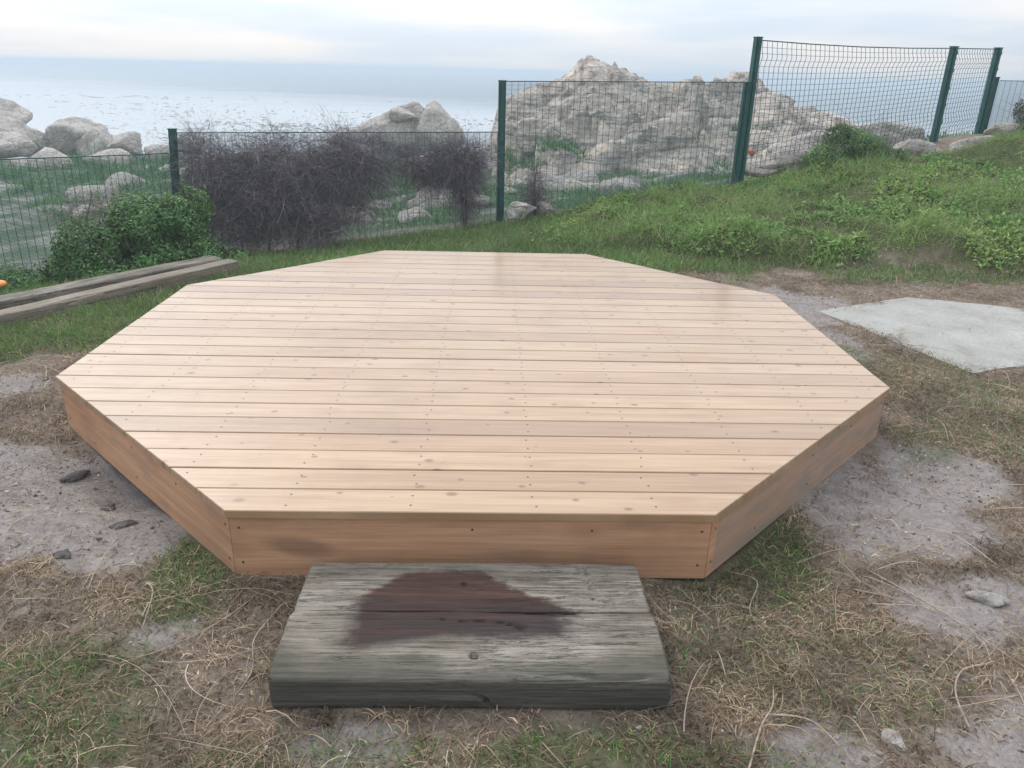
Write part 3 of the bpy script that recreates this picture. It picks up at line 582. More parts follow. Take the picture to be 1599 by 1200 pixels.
# ------------------------------------------------------------------ sleeper step
step = empty('wooden_step', (0, -2.06, 0), 'old weathered grey sleeper step with a dark red wet patch in front of the deck', 'step')
def sleeper(x0, x1, y0, y1, z0, z1, seed, parent, material, amp=1.0, origin=(0, 0, 0), name='sleeper', nxs=260, crackfn=None, edge=None, seam=None):
    nu = nxs; prof_pts = []
    dy = y1 - y0; r0 = .012
    ring = []
    ny_ = 46; nz_ = 22
    for j in range(ny_ + 1): ring.append((y0 + dy * j / ny_, z1))
    for j in range(1, nz_ + 1): ring.append((y1, z1 + (z0 - z1) * j / nz_))
    for j in range(1, 7): ring.append((y1 - dy * j / 6, z0))
    for j in range(1, nz_): ring.append((y0, z0 + (z1 - z0) * j / nz_))
    ring = np.array(ring); m_ = len(ring); xs = np.linspace(x0, x1, nu)
    PX = np.repeat(xs, m_); PY = np.tile(ring[:, 0], nu); PZ = np.tile(ring[:, 1], nu)
    # round the arrises a little
    def rnd(p, a, b_):
        return p
    cy_, cz_ = (y0 + y1) / 2, (z0 + z1) / 2
    ey = np.minimum(PY - y0, y1 - PY); ez = np.minimum(PZ - z0, z1 - PZ); ex = np.minimum(PX - x0, x1 - PX)
    ey2 = np.where(PY > cy_, y1 - PY, PY - y0) + (np.where(PY > cy_, 9, 0) if seam == 'back' else np.where(PY < cy_, 9, 0) if seam == 'front' else 0); k = np.exp(-ey2 / .012) * np.exp(-ez / .012); PY = PY + np.sign(cy_ - PY) * .006 * k; PZ = PZ + np.sign(cz_ - PZ) * .006 * k
    kx_ = np.exp(-ex / .015) * (np.exp(-ey / .012) + np.exp(-ez / .012)); PX = PX + np.sign((x0 + x1) / 2 - PX) * .007 * kx_
    o_ = seed * 5.1
    gr = fbm(PX * 2.2 + o_, PY * 45, PZ * 45, 4, seed); big = fbm(PX * 2 + o_, PY * 5, PZ * 5, 3, seed + 9)
    cr_ = np.clip(np.abs(vn(PX * 1.7 + o_ + .35 * fbm(PX * 6, PY * 6, s=seed), PY * 26 + 1.4 * fbm(PX * 2.5, PY * 2.5, s=seed + 2), PZ * 26, seed + 4)), 0, 1); crack = (1 - sstep(0, .10, cr_)) * sstep(-.05, .25, vn(PX * 2.4, PY * 6, PZ * 6, seed + 8))
    dsp = (.0022 * gr + .005 * big - .008 * crack) * amp
    topf = (PZ > z1 - .012); frf = (PY < y0 + .012); bkf = PY > y1 - .012
    PZ = PZ + np.where(topf, dsp, 0); PY = PY + np.where(frf & ~topf, -dsp, 0) + np.where(bkf & ~topf, dsp, 0)
    if not edge is None: PZ = PZ - np.where(topf, edge * np.exp(-(PY - y0) / .035), 0)
    if crackfn is not None: PZ = PZ + np.where(topf, crackfn(PX, PY), 0)
    V = np.c_[PX, PY, PZ]; I = np.arange(nu * m_).reshape(nu, m_)
    J = np.roll(I, -1, axis=1); F = np.c_[I[:-1].ravel(), J[:-1].ravel(), J[1:].ravel(), I[1:].ravel()]
    # end caps: fan to a centre ring
    ends = []
    for e, s_ in ((0, 1), (nu - 1, -1)):
        c = len(V); nr = 8; ringv = V[I[e]]
        ctr = np.array([ringv[0, 0] + 0, cy_, cz_]); prev = I[e]
        for q in range(1, nr):
            f_ = 1 - q / nr; nv = ctr + (ringv - ctr) * [1, f_, f_]; nv[:, 0] = (x0 if e == 0 else x1) + .005 * fbm(nv[:, 1] * 40, nv[:, 2] * 40, s=seed) * (1 if q > 1 else .3)
            V = np.r_[V, nv]; cur = np.arange(c, c + m_); c += m_
            a_, b_ = prev, np.roll(prev, -1); d_, e_ = cur, np.roll(cur, -1)
            ends.append(np.c_[a_, d_, e_, b_] if e == 0 else np.c_[a_, b_, e_, d_]); prev = cur
        V = np.r_[V, [ctr]]; ends.append(np.c_[prev, np.full(m_, c), np.full(m_, c), np.roll(prev, -1)][:, [0, 1, 3]] if False else np.c_[prev, np.roll(prev, -1), np.full(m_, c), np.full(m_, c)] if False else np.zeros((0, 4), int))
    F = np.r_[F, np.concatenate(ends)]
    me = npmesh(name, V - np.array(origin), F[:, ::-1], smooth=False); o = put(name, me, material, parent); return o
def hole(cx, cy, r, dpt):
    return lambda x, y: -dpt * (1 - sstep(.6, 1.1, np.sqrt(((x - cx) / r) ** 2 + ((y - cy) / r) ** 2)))
h1 = hole(.02, -2.525, .014, .02); h2 = hole(.37, -2.115, .02, .014); h3 = hole(-.02, -2.2, .01, .012)
sleeper(-.545, .572, -2.612, -2.3375, .004, .122, 3, step, M_sleeper, 2.0, origin=(0, -2.06, 0), crackfn=h1, edge=.014, seam='back')
sleeper(-.538, .562, -2.3365, -2.075, .004, .124, 8, step, M_sleeper, 1.7, origin=(0, -2.06, 0), crackfn=lambda x, y: h2(x, y) + h3(x, y), seam='front')

# ------------------------------------------------------------------ timber edging on the left
def edging(name, pa, pb, w, z1, label, seed, h=.16, bm_=None):
    a, b_ = Vector(pa), Vector(pb); d = b_ - a; e = empty(name, (a.x, a.y, 0), label, 'timber', 'old timbers edging the grass')
    L_ = d.length; o = sleeper(0, L_, -w / 2, w / 2, z1 - h, z1, seed, e, bm_ or M_beam, 1.6, nxs=200, name='beam'); e.rotation_euler = (0, 0, math.atan2(d.y, d.x)); return e
edging('timber_edging', (-3.69, .06), (-2.215, 2.40), .15, .085, 'paler front one of the two timbers edging the grass at left', 14, bm_=M_beam2)
edging('timber_edging', (-3.98, .42), (-2.40, 2.52), .19, .080, 'wider grey rear one of the two timbers edging the grass at left', 17)

# ------------------------------------------------------------------ concrete slab
def slab():
    pts = np.array([(2.585, 1.395), (3.02, .09), (3.25, .0), (4.6, .55), (4.35, 1.25), (3.96, 1.04), (3.464, 1.72), (3.1, 1.66)])
    pts = np.array([(2.585, 1.40), (3.03, .09), (4.9, .72), (4.45, 1.42), (3.464, 1.78)])
    # outline with ragged edge
    P = []
    for i in range(len(pts)):
        a_, b_ = pts[i], pts[(i + 1) % len(pts)]; n_ = max(3, int(np.linalg.norm(b_ - a_) / .05)); ragged = .02 if i in (1, 2, 3, 4) else .008
        for j in range(n_):
            p = a_ + (b_ - a_) * j / n_; nn_ = np.array([(b_ - a_)[1], -(b_ - a_)[0]]); nn_ /= np.linalg.norm(nn_)
            P.append(p + nn_ * ragged * float(fbm(np.array([p[0] * 4]), np.array([p[1] * 4]), s=5)[0]))
    P = np.array(P); c = P.mean(0); n_ = len(P); V = []; rings = 24
    for k in range(rings):
        f_ = 1 - k / rings; q = c + (P - c) * f_; V.append(np.c_[q, .001 + .013 * min(1, k / 7) + .003 * fbm(q[:, 0] * 14, q[:, 1] * 14, s=7) + base_h(q[:, 0], q[:, 1]) + .006 ])
    V = np.concatenate(V); lo = np.c_[P, V[:n_, 2] - .1]; V = np.r_[V, lo, [[c[0], c[1], V[-n_:, 2].mean()]]]
    F = []
    for k in range(rings - 1):
        for j in range(n_): F.append((k * n_ + j, k * n_ + (j + 1) % n_, (k + 1) * n_ + (j + 1) % n_, (k + 1) * n_ + j))
    L0 = rings * n_
    for j in range(n_): F.append((L0 + j, L0 + (j + 1) % n_, (j + 1) % n_, j))
    for j in range(n_): F.append(((rings - 1) * n_ + j, (rings - 1) * n_ + (j + 1) % n_, L0 + n_))
    me = bpy.data.meshes.new('concrete_slab'); V = V - [3.3, .9, 0]; me.from_pydata([tuple(v) for v in V], [], F); me.update()
    o = put('concrete_slab', me, M_conc); o.location = (3.3, .9, 0); tag(o, 'pale flat concrete slab lying in the dry grass right of the deck', 'slab')
slab()

# ------------------------------------------------------------------ fences
def panel(A, B, zA0, zA1, zB0, zB1, dx, dz, r, fold=(), sag=0.0, flare=0.0):
    """welded wire panel between two posts"""
    mb = MB(); A = Vector((A[0], A[1], 0)); B = Vector((B[0], B[1], 0)); d = B - A; L_ = d.length; t = d / L_; nn_ = Vector((t.y, -t.x, 0))
    def P(s, v):      # s along 0..1, v up 0..1
        z0 = zA0 + (zB0 - zA0) * s; z1 = zA1 + (zB1 - zA1) * s; z = z0 + (z1 - z0) * v - sag * math.sin(math.pi * s) * v
        off = 0.0
        for c, w, a_ in fold: off += a_ * max(0, 1 - abs((z1 - z) - c) / w)
        off += flare * math.sin(s * 9) * .02 + flare * .05 * math.sin(s * 3.1) * v
        p = A + d * s + nn_ * off; return Vector((p.x, p.y, z))
    nv = int(L_ / dx); hgt = (zA1 - zA0 + zB1 - zB0) / 2; nh = int(hgt / dz)
    vv = [0] + sorted({min(1, max(0, 1 - c / hgt + e * w / hgt)) for c, w, a_ in fold for e in (-1, 0, 1)}) + [1]
    if not fold: vv = [0, .5, 1]
    for i in range(nv + 1):
        s = i / nv
        for a_, b_ in zip(vv[:-1], vv[1:]): mb.beam(P(s, a_), P(s, b_), r * 2, r * 2, t)
    ss = [0, .25, .5, .75, 1] if (sag or flare) else [0, 1]
    if flare: ss = [i / 12 for i in range(13)]
    for j in range(nh + 1):
        v = j / nh
        for a_, b_ in zip(ss[:-1], ss[1:]): mb.beam(P(a_, v) + nn_ * r * 1.6, P(b_, v) + nn_ * r * 1.6, r * 1.9, r * 1.9)
    for a_, b_ in zip(ss[:-1], ss[1:]): mb.beam(P(a_, 1) + Vector((0, 0, .004)), P(b_, 1) + Vector((0, 0, .004)), .018, .012)
    return mb
def post(bot, top, w, dirv, parent, org, name='post'):
    a, b_ = Vector(bot) - Vector(org), Vector(top) - Vector(org); mb = MB(); t = Vector((dirv[0], dirv[1], 0)).normalized(); nn_ = Vector((t.y, -t.x, 0))
    mb.beam(a, b_, w, w * .75, t)
    mb.beam(a + nn_ * w * .45, b_ + nn_ * w * .45, w * .45, w * .3, t)
    mb.beam(b_, b_ + Vector((0, 0, .012)), w * 1.12, w * .95, t)
    n_ = 5
    for i in range(n_):
        p = a.lerp(b_, .35 + .6 * i / (n_ - 1)) + nn_ * w * .62; mb.beam(p - Vector((0, 0, .02)), p + Vector((0, 0, .02)), w * .5, .012, t)
    return put(name, mb.mesh(name), M_post, parent)
def fence(name, org, label, group='green mesh fence sections'): return empty(name, org, label, 'fence', group)
def section(name, label, A, B, z, dx, dz, r, posts, fold=(), sag=0, flare=0, extra=None):
    e = fence(name, (A[0], A[1], z[0]), label); mb = panel(A, B, *z, dx, dz, r, fold, sag, flare)
    if extra: 
        m2 = extra; mb.poly(m2.v, m2.f)
    me = mb.mesh('mesh_panel'); shift(me, (A[0], A[1], z[0])); put('mesh_panel', me, M_wire, e)
    for bt, tp, w in posts: post(bt, tp, w, (B[0] - A[0], B[1] - A[1]), e, (A[0], A[1], z[0]))
    return e
P2 = (-3.60, 4.87); P1 = (.145, 5.76); PR = (3.21, 5.97)
section('mesh_fence', 'lowest fine mesh fence section running to the left edge', (-5.9, 2.2), (P2[0] - .05, P2[1] - .03), (-.75, .80, -.6, .71), .0762, .0135, .0021, [((-5.9, 2.2, -.8), (-5.9, 2.2, .84), .07)], flare=1.2)
section('mesh_fence', 'fine mesh fence section overgrown by the dead grey creeper', (P2[0] + .04, P2[1]), (P1[0] - .05, P1[1] - .01), (-.55, .93, -.42, .955), .0762, .0135, .0021, [((P2[0] - .10, P2[1], -.75), (P2[0] + .03, P2[1], .97), .085)], flare=.3)
section('mesh_fence', 'fine mesh fence section before the rock outcrop, white stone at its post', (P1[0] + .04, P1[1]), PR, (-.25, 1.545, .1, 1.60), .0762, .0135, .0021, [((P1[0], P1[1], -.4), (P1[0], P1[1], 1.55), .09), ((3.21, 5.93, .0), (3.21, 5.93, 1.60), .09)])
T0 = (3.31, 6.07); T1 = (6.46, 7.27); T2 = (7.56, 8.04)
mbx = panel(T1, T2, .9, 2.10, 1.0, 2.135, .0762, .062, .0022, ((.16, .1, .05), (.95, .1, .05)))
section('tall_mesh_fence', 'tall open mesh fence standing above the low one on the bank', T0, T1, (.45, 2.09, .9, 2.10), .0762, .062, .0022, [((*T0, .2), (*T0, 2.12), .085), ((*T1, .6), (*T1, 2.12), .09), ((*T2, .7), (*T2, 2.15), .09)], ((.16, .1, .05), (1.0, .1, .05)), sag=.03, extra=mbx)
section('mesh_fence', 'mesh fence section going out of frame at the far right', (7.74, 8.1), (10.6, 6.9), (1.0, 1.70, .9, 1.72), .0762, .0135, .0021, [((7.70, 8.14, .7), (7.70, 8.14, 1.745), .08)])

# ------------------------------------------------------------------ leaves, blades, strands
def leaves(P, nrm, size, colr, asp=.5, bend=.3):
    """one folded two-quad leaf per point"""
    n = len(P); t = rng.normal(size=(n, 3)); t -= nrm * (t * nrm).sum(1)[:, None]; t /= np.linalg.norm(t, axis=1)[:, None] + 1e-9
    w = np.cross(nrm, t); s = (size * rng.uniform(.6, 1.3, n))[:, None]
    a = P; mid = P + t * s * .5 + nrm * s * bend * .35; tip = P + t * s + nrm * s * bend * rng.uniform(-.6, .5, (n, 1))
    V = np.stack([a, mid + w * s * asp * .5, tip, mid - w * s * asp * .5], 1).reshape(-1, 3); i = np.arange(n)[:, None] * 4
    return V, np.c_[i, i + 1, i + 2, i + 3], np.repeat(colr, 4, axis=0)
def strands(P, d, L, w, colr, curl=.3, droop=.0, K=4, flat=False, follow=None, lift=.004):
    """curved ribbons; follow=height function keeps them lying on the ground"""
    n = len(P); d = d / (np.linalg.norm(d, axis=1)[:, None] + 1e-9); c = rng.normal(size=(n, 3)) * curl
    if flat: c[:, 2] = 0; d = d * [1, 1, 0]; d /= np.linalg.norm(d, axis=1)[:, None] + 1e-9
    pts = []
    s2 = rng.normal(size=(n, 3)) * curl * .5
    for k in range(K + 1):
        t = k / K; p = P + (d * t + c * t * t + s2 * math.sin(3 * t) * .3) * L[:, None]; p = p + np.array([0, 0, -1.0]) * (droop * t * t) * L[:, None]
        if follow is not None:
            hz = follow(p[:, 0], p[:, 1]); lf = (rng.uniform(.2, 1.6, n) if k == 0 else lf); arch = lift * lf * (1 + 2.0 * math.sin(math.pi * t)); p[:, 2] = hz + arch
        pts.append(p)
    pts = np.stack(pts, 1); tg = np.gradient(pts, axis=1)
    if flat: sd = np.stack([-tg[..., 1], tg[..., 0], np.zeros_like(tg[..., 0])], 2) + rng.normal(size=(n, 1, 3)) * .4 * np.linalg.norm(tg, axis=2)[..., None]
    else: q = rng.normal(size=(n, 1, 3)); sd = np.cross(tg, q)
    sd /= np.linalg.norm(sd, axis=2)[..., None] + 1e-9
    tw = np.linspace(1, .35, K + 1)[None, :, None]; wv = sd * (w[:, None, None] * .5) * tw
    V = np.stack([pts - wv, pts + wv], 2).reshape(-1, 3); b0 = (np.arange(n) * (K + 1) * 2)[:, None]
    F = np.concatenate([np.c_[b0 + 2 * k, b0 + 2 * k + 1, b0 + 2 * k + 3, b0 + 2 * k + 2] for k in range(K)])
    return V, F, np.repeat(colr, (K + 1) * 2, axis=0)
def pal(n, cols, jit=.25, w=None):
    c = np.array(cols)[rng.choice(len(cols), n, p=w)]; return c * (1 + rng.normal(0, jit, (n, 1))).clip(.4, 1.8)
def join(parts):
    V = []; F = []; C = []; o = 0
    for v, f, c in parts: V.append(v); F.append(f + o); C.append(c); o += len(v)
    return np.concatenate(V), np.concatenate(F), np.concatenate(C)
BROWN = [(.27, .185, .115), (.36, .26, .165), (.45, .34, .225), (.52, .42, .29), (.19, .13, .09)]
GREEN = [(.14, .26, .07), (.19, .32, .09), (.10, .20, .055), (.26, .34, .14)]
def free(x, y): return ~in_oct(x, y, .01) & ~((np.abs(x) < .56) & (y > -2.62) & (y < -2.0)) & ~((np.abs(x - .01) < .57) & (y > -2.62) & (y < -2.06))
def onslab(x, y):
    m = np.ones_like(x, bool); q = [(2.585, 1.40), (3.03, .09), (4.9, .72), (4.45, 1.42), (3.464, 1.78)]
    for i in range(5):
        a_, b_ = q[i], q[(i + 1) % 5]; m &= ((b_[0] - a_[0]) * (y - a_[1]) - (b_[1] - a_[1]) * (x - a_[0])) > .07 + .16 * fbm(x * 5, y * 5, s=77)
    return m
def onbeam(x, y):
    dx, dy = 1.475, 2.34; L_ = math.hypot(dx, dy); tx, ty = dx / L_, dy / L_; u_ = (x + 3.69) * tx + (y - .06) * ty; v_ = -(x + 3.69) * ty + (y - .06) * tx
    return (u_ < L_ + .05) & (v_ > -.09) & (v_ < .55)
# dry grass litter
def scatter(n, x0, x1, y0, y1): return rng.uniform(x0, x1, n), rng.uniform(y0, y1, n)
parts = []
x, y = scatter(760000, -3.4, 5.2, -3.0, 2.9); dist = np.hypot(x - .06, y + 4.24)
keep = free(x, y) & ~(onslab(x, y) & (rng.random(len(x)) > .03 + .25 * (fbm(x * 2.5, y * 2.5, s=113) > .12))) & (rng.random(len(x)) < np.clip(1.25 - .12 * dist, .3, 1)) & (rng.random(len(x)) > sandmask(x, y) * .86) & ~onbeam(x, y)
keep &= (rng.random(len(x)) < .35 + 1.5 * (fbm(x * 3.2, y * 3.2, s=81) + .25)) & (rng.random(len(x)) > greenmask(x, y) * .55) & (rng.random(len(x)) > vegmask(x, y))
x, y = x[keep], y[keep]; n = len(x); az = rng.uniform(0, 2 * math.pi, n) + fbm(x * 2, y * 2, s=83) * 2
cut = rng.random(n) < .55; q = ~cut
mat_ = (.75 + .9 * fbm(x * 5, y * 5, s=85))[:, None]
BC = pal(n, BROWN, .3, [.25, .28, .22, .08, .17]) * mat_.clip(.35, 1.3)
def st_(k, L, w, curl, K, lift): parts.append(strands(np.c_[x[k], y[k], np.zeros(k.sum())], np.c_[np.cos(az[k]), np.sin(az[k]), np.zeros(k.sum())], L, w, BC[k], curl, K=K, flat=True, follow=Hg, lift=lift))
st_(cut, rng.uniform(.008, .032, cut.sum()), rng.uniform(.002, .0065, cut.sum()), .15, 2, .003)
st_(q, rng.gamma(3, .014, q.sum()) + .01, rng.uniform(.0014, .0036, q.sum()), .2, 3, .006)
V, F, C = join(parts); tag(put('dry_grass', npmesh('dry_grass', V, F, C), M_straw), 'dry brown grass litter covering the sandy ground round the deck', 'dry grass', kind='stuff')
# soil crumbs and grit
x, y = scatter(60000, -3.2, 4.6, -3.0, 2.3); keep = free(x, y) & ~onbeam(x, y) & ~onslab(x, y) & (rng.random(len(x)) < .25 + .6 * sandmask(x, y)) & (fbm(x * 3, y * 3, s=111) > -.12); x, y = x[keep], y[keep]; n = len(x)
r_c = np.minimum(rng.gamma(1.6, .0017, n) + .001, .010); off = np.array([(1, 0, 0), (0, 1, 0), (-1, 0, 0), (0, -1, 0), (.2, .1, .9), (0, 0, -.5)], float)
V = np.c_[x, y, Hg(x, y) + r_c * .2][:, None] + off[None] * r_c[:, None, None] * rng.uniform(.55, 1.4, (n, 6, 1)) * [1.2, 1, .8]
b6 = np.arange(n)[:, None] * 6; F = np.concatenate([np.c_[b6 + i, b6 + (i + 1) % 4, b6 + 4] for i in range(4)])
tag(put('soil_crumbs', npmesh('soil_crumbs', V.reshape(-1, 3), F, np.repeat(pal(n, [(.27, .24, .22), (.20, .165, .14), (.12, .095, .08), (.36, .33, .30)], .25), 6, axis=0)), M_twig), 'crumbs of soil and grit on the bare sandy patches', 'soil', kind='stuff')
# long dry runners
x, y = scatter(3600, -2.9, 4.4, -2.95, 2.2); keep = free(x, y) & ~onslab(x, y) & (rng.random(len(x)) > sandmask(x, y) * .8) & (rng.random(len(x)) > greenmask(x, y) * .6) & ~onbeam(x, y); x, y = x[keep], y[keep]; n = len(x)
az = rng.uniform(0, 2 * math.pi, n)
LL = rng.gamma(3, .06, n) + .05; ex = x + np.cos(az) * LL; ey = y + np.sin(az) * LL; kk = free(ex, ey) & free((x + ex) / 2, (y + ey) / 2); x, y, az, LL = x[kk], y[kk], az[kk], LL[kk]; n = len(x)
V, F, C = strands(np.c_[x, y, np.zeros(n)], np.c_[np.cos(az), np.sin(az), np.zeros(n)], LL, rng.uniform(.002, .0042, n), pal(n, [(.33, .25, .18), (.25, .18, .12), (.42, .34, .26)], .2), .28, K=9, flat=True, follow=Hg, lift=.010)
tag(put('dry_runners', npmesh('dry_runners', V, F, C), M_straw), 'long thin dead grass runners tangled over the litter', 'dry runners', kind='stuff')
# green grass
parts = []
def turf(n0, x0, x1, y0, y1, pw, Ls, up_, deadp):
    x, y = scatter(n0, x0, x1, y0, y1); g = greenmask(x, y) * np.clip(.75 + 1.1 * fbm(x * 6, y * 6, s=87), .15, 1)
    keep = free(x, y) & (rng.random(len(x)) < g) & ~onbeam(x, y) & ~onslab(x, y) & (vegmask(x, y) < .6)
    x, y = x[keep], y[keep]; n = len(x); az = rng.uniform(0, 2 * math.pi, n)
    d = np.c_[np.cos(az), np.sin(az), rng.uniform(.4, 2.2, n) * up_]
    gc = pal(n, GREEN, .25) * (1 + .6 * fbm(x * 1.5, y * 1.5, s=88)[:, None]); dead = rng.random(n) < deadp; gc[dead] = pal(dead.sum(), BROWN, .2)
    parts.append(strands(np.c_[x, y, Hg(x, y) - .003], d, rng.uniform(.5, 1.3, n) * Ls, rng.uniform(.6, 1.3, n) * pw, gc, .3, .10, K=3))
turf(260000, -2.9, 3.6, -3.0, -.6, .0038, .032, .75, .25)
turf(60000, 1.9, 4.4, -.6, 1.4, .0038, .035, .7, .35)
turf(120000, -4.6, -1.0, -.3, 3.0, .0045, .055, 1.2, .08)
turf(260000, -5.0, 6.0, 2.0, 6.2, .0062, .075, 1.3, .08)
V, F, C = join(parts); tag(put('grass', npmesh('grass', V, F, C), M_leaf), 'short green grass round and behind the deck', 'grass', kind='stuff')
print('grass', len(F))
# ground cover on the bank
x, y = scatter(330000, .2, 10.5, 2.2, 9); m_ = vegmask(x, y); keep = (rng.random(len(x)) < m_) & free(x, y); x, y = x[keep], y[keep]; n = len(x)
e_ = .04; hx = (H(x + e_, y) - H(x - e_, y)) / (2 * e_); hy = (H(x, y + e_) - H(x, y - e_)) / (2 * e_); nn_ = np.c_[-hx, -hy, np.ones(n)]; nn_ /= np.linalg.norm(nn_, axis=1)[:, None]
nn_ = nn_ + rng.normal(0, .55, (n, 3)); nn_[:, 2] = np.abs(nn_[:, 2]); nn_ /= np.linalg.norm(nn_, axis=1)[:, None]
tone = fbm(x * 1.1, y * 1.1, s=91); t1 = sstep(-.15, .25, tone)[:, None]
gc = pal(n, [(.17, .33, .085), (.20, .37, .095), (.14, .28, .07), (.24, .37, .10)], .2) * (1 - t1) + pal(n, [(.29, .43, .10), (.25, .40, .09), (.34, .45, .14)], .2) * t1
dead = rng.random(n) < .06 + .25 * sstep(.1, .4, fbm(x * 2.1, y * 2.1, s=93)); gc[dead] = pal(dead.sum(), [(.22, .17, .10), (.16, .13, .09)], .2)
z = Hg(x, y) + rng.uniform(-.03, .05, n) + .03 * fbm(x * 12, y * 12, s=95)
V, F, C = leaves(np.c_[x, y, z], nn_, .034 * (1 + .5 * np.sign(fbm(x * 1.5, y * 1.5, s=123))), gc, .42)
n2 = 26000; j = rng.integers(0, n, n2); dd = np.c_[rng.normal(0, 1, (n2, 2)), rng.uniform(.6, 2, n2)]
n3 = 60000; j3 = rng.integers(0, n, n3); cl3 = fbm(x[j3] * 1.9, y[j3] * 1.9, s=121) > .05; j3 = j3[cl3]; n3 = len(j3)
tuft = strands(np.c_[x[j3], y[j3], z[j3]], np.c_[rng.normal(0, .6, (n3, 2)), rng.uniform(.8, 2, n3)], rng.uniform(.07, .17, n3), rng.uniform(.004, .008, n3), pal(n3, [(.24, .38, .11), (.30, .42, .14), (.17, .30, .08), (.40, .36, .2)], .2, [.35, .3, .25, .1]), .35, .3, K=3)
nd = 900; jd = rng.integers(0, n, nd); twg = strands(np.c_[x[jd], y[jd], z[jd]], np.c_[rng.normal(0, 1, (nd, 2)), rng.uniform(.2, 1, nd)], rng.uniform(.12, .3, nd), rng.uniform(.004, .007, nd), pal(nd, [(.4, .33, .24), (.28, .2, .14)], .2), .5, .2, K=5)
parts = [(V, F, C), tuft, twg, strands(np.c_[x[j], y[j], z[j]], dd, rng.uniform(.04, .14, n2), rng.uniform(.003, .006, n2), pal(n2, [(.22, .31, .10), (.15, .25, .07), (.36, .3, .18)], .2), .3, .3, K=3)]
V, F, C = join(parts); tag(put('ground_cover', npmesh('ground_cover', V, F, C), M_leaf), 'thick creeping green ground cover on the bank right of the deck', 'ground cover', kind='stuff'); print('cover', len(F))
# green patches on the shore and on the outcrop
parts = []
x, y = scatter(130000, -17, 9, 6.4, 27); gm = fbm(x * .8, y * .8, s=97) + .17
onout = (x > -.4) & (y > 12.0); keep = (gm > .0) & ~onout & (x > -y * .78) & (y > 6.3 + .42 * np.clip(x - 3, 0, 9)) & (rng.random(len(x)) < np.clip(12 / y, .3, 1)); x1, y1 = x[keep], y[keep]; z1 = H(x1, y1)
xs, ys = scatter(26000, .2, 9, 11.6, 20); nz_ = fbm(xs * .9, ys * .9, s=99)
k2 = ((ys < 14.3) & (xs > 2.2) & (xs < 7) & (nz_ > -.22)) | ((ys > 15.6) & (ys < 17.2) & (xs < 2.4) & (nz_ > -.2)) | ((xs > 6.4) & (xs < 7.6) & (ys > 16) & (ys < 17.2) & (nz_ > 0)); xs, ys = xs[k2], ys[k2]
x = np.r_[x1, xs]; y = np.r_[y1, ys]; z = np.r_[z1, outcrop_z(xs, ys)]; n = len(x)
d = np.c_[rng.normal(0, .6, (n, 2)), rng.uniform(.6, 1.5, n)]
V, F, C = strands(np.c_[x, y, z - .02], d, rng.uniform(.08, .22, n) * np.clip(y / 11, .8, 1.8), rng.uniform(.012, .03, n) * np.clip(y / 11, .7, 2), pal(n, [(.10, .23, .07), (.15, .29, .09), (.08, .18, .06)], .25), .3, .2, K=2)
tag(put('shore_grass', npmesh('shore_grass', V, F, C), M_leaf), 'patches of green grass among the rocks beyond the fence', 'grass', kind='stuff'); print('shore', n)

# ------------------------------------------------------------------ shrubs
def blobpts(blobs, n, shell=.55):
    B = np.array(blobs, float); vol = (B[:, 3] * B[:, 4] * B[:, 5]) ** .8; i = rng.choice(len(B), n, p=vol / vol.sum())
    u = rng.normal(size=(n, 3)); u /= np.linalg.norm(u, axis=1)[:, None]; r = rng.uniform(shell, 1, n) ** .6
    r = r * (1 + .28 * vn(u[:, 0] * 2.5 + i, u[:, 1] * 2.5, u[:, 2] * 2.5, 12)); return B[i, :3] + u * r[:, None] * B[i, 3:6], u
def twig_shrub(name, org, blobs, n, label, cat, stems, cols, thick=.0035, Lr=(.08, .26), below=None, curl=.6):
    e = empty(name, org, label, cat); P, u = blobpts(blobs, n, .1); d = rng.normal(size=(n, 3)) * [1, .6, 1] + u * .9 + np.array([0, 0, .05])
    V, F, C = strands(P, d, rng.uniform(*Lr, n), rng.uniform(.6, 1.4, n) * thick, pal(n, cols, .3), curl, .35, K=5)
    put('tangle', npmesh('tangle', V - np.array(org), F, C), M_twig, e)
    mb = MB()
    for q in stems:
        for a_, b_, r0, r1 in zip(q[:-1], q[1:], np.linspace(.014, .007, len(q) - 1), np.linspace(.012, .005, len(q) - 1)): mb.cyl(Vector(a_) - Vector(org), Vector(b_) - Vector(org), r0, r1, 6)
    me = mb.mesh('stem'); ca = me.color_attributes.new('col', 'FLOAT_COLOR', 'POINT'); ca.data.foreach_set('color', np.tile([.12, .095, .08, 1], len(me.vertices)).astype(np.float32)); put('stem', me, M_twig, e); return e
DEAD = [(.15, .13, .165), (.20, .175, .205), (.25, .215, .23), (.10, .09, .12), (.28, .24, .24)]
twig_shrub('dead_creeper', (-2.4, 4.95, -.4), [(-3.1, 4.85, .45, .42, .28, .40), (-2.65, 4.9, .2, .5, .32, .48), (-2.2, 4.95, .35, .5, .3, .48), (-1.75, 5.05, .55, .45, .26, .38), (-1.4, 5.1, .62, .32, .22, .36), (-2.9, 4.75, -.1, .38, .25, .35), (-2.1, 4.85, -.12, .36, .25, .26), (-3.3, 4.85, .74, .3, .14, .24), (-2.45, 4.95, .88, .16, .1, .14), (-1.75, 5.1, .86, .2, .12, .18), (-2.7, 4.95, .72, .34, .16, .2), (-2.15, 5.0, .78, .3, .14, .16), (-3.35, 4.8, .1, .22, .18, .4), (-1.7, 5.0, .12, .4, .22, .22)], 26000,
           'big tangled dead grey purple creeper hanging over the mesh fence', 'creeper', [[(-2.9, 4.8, -.5), (-2.95, 4.85, 0), (-3.0, 4.9, .5)], [(-2.3, 4.85, -.45), (-2.2, 4.9, .1), (-1.9, 5.0, .55), (-1.5, 5.1, .7)], [(-2.6, 4.8, -.48), (-2.6, 4.9, .2), (-2.5, 4.9, .7)]], DEAD)
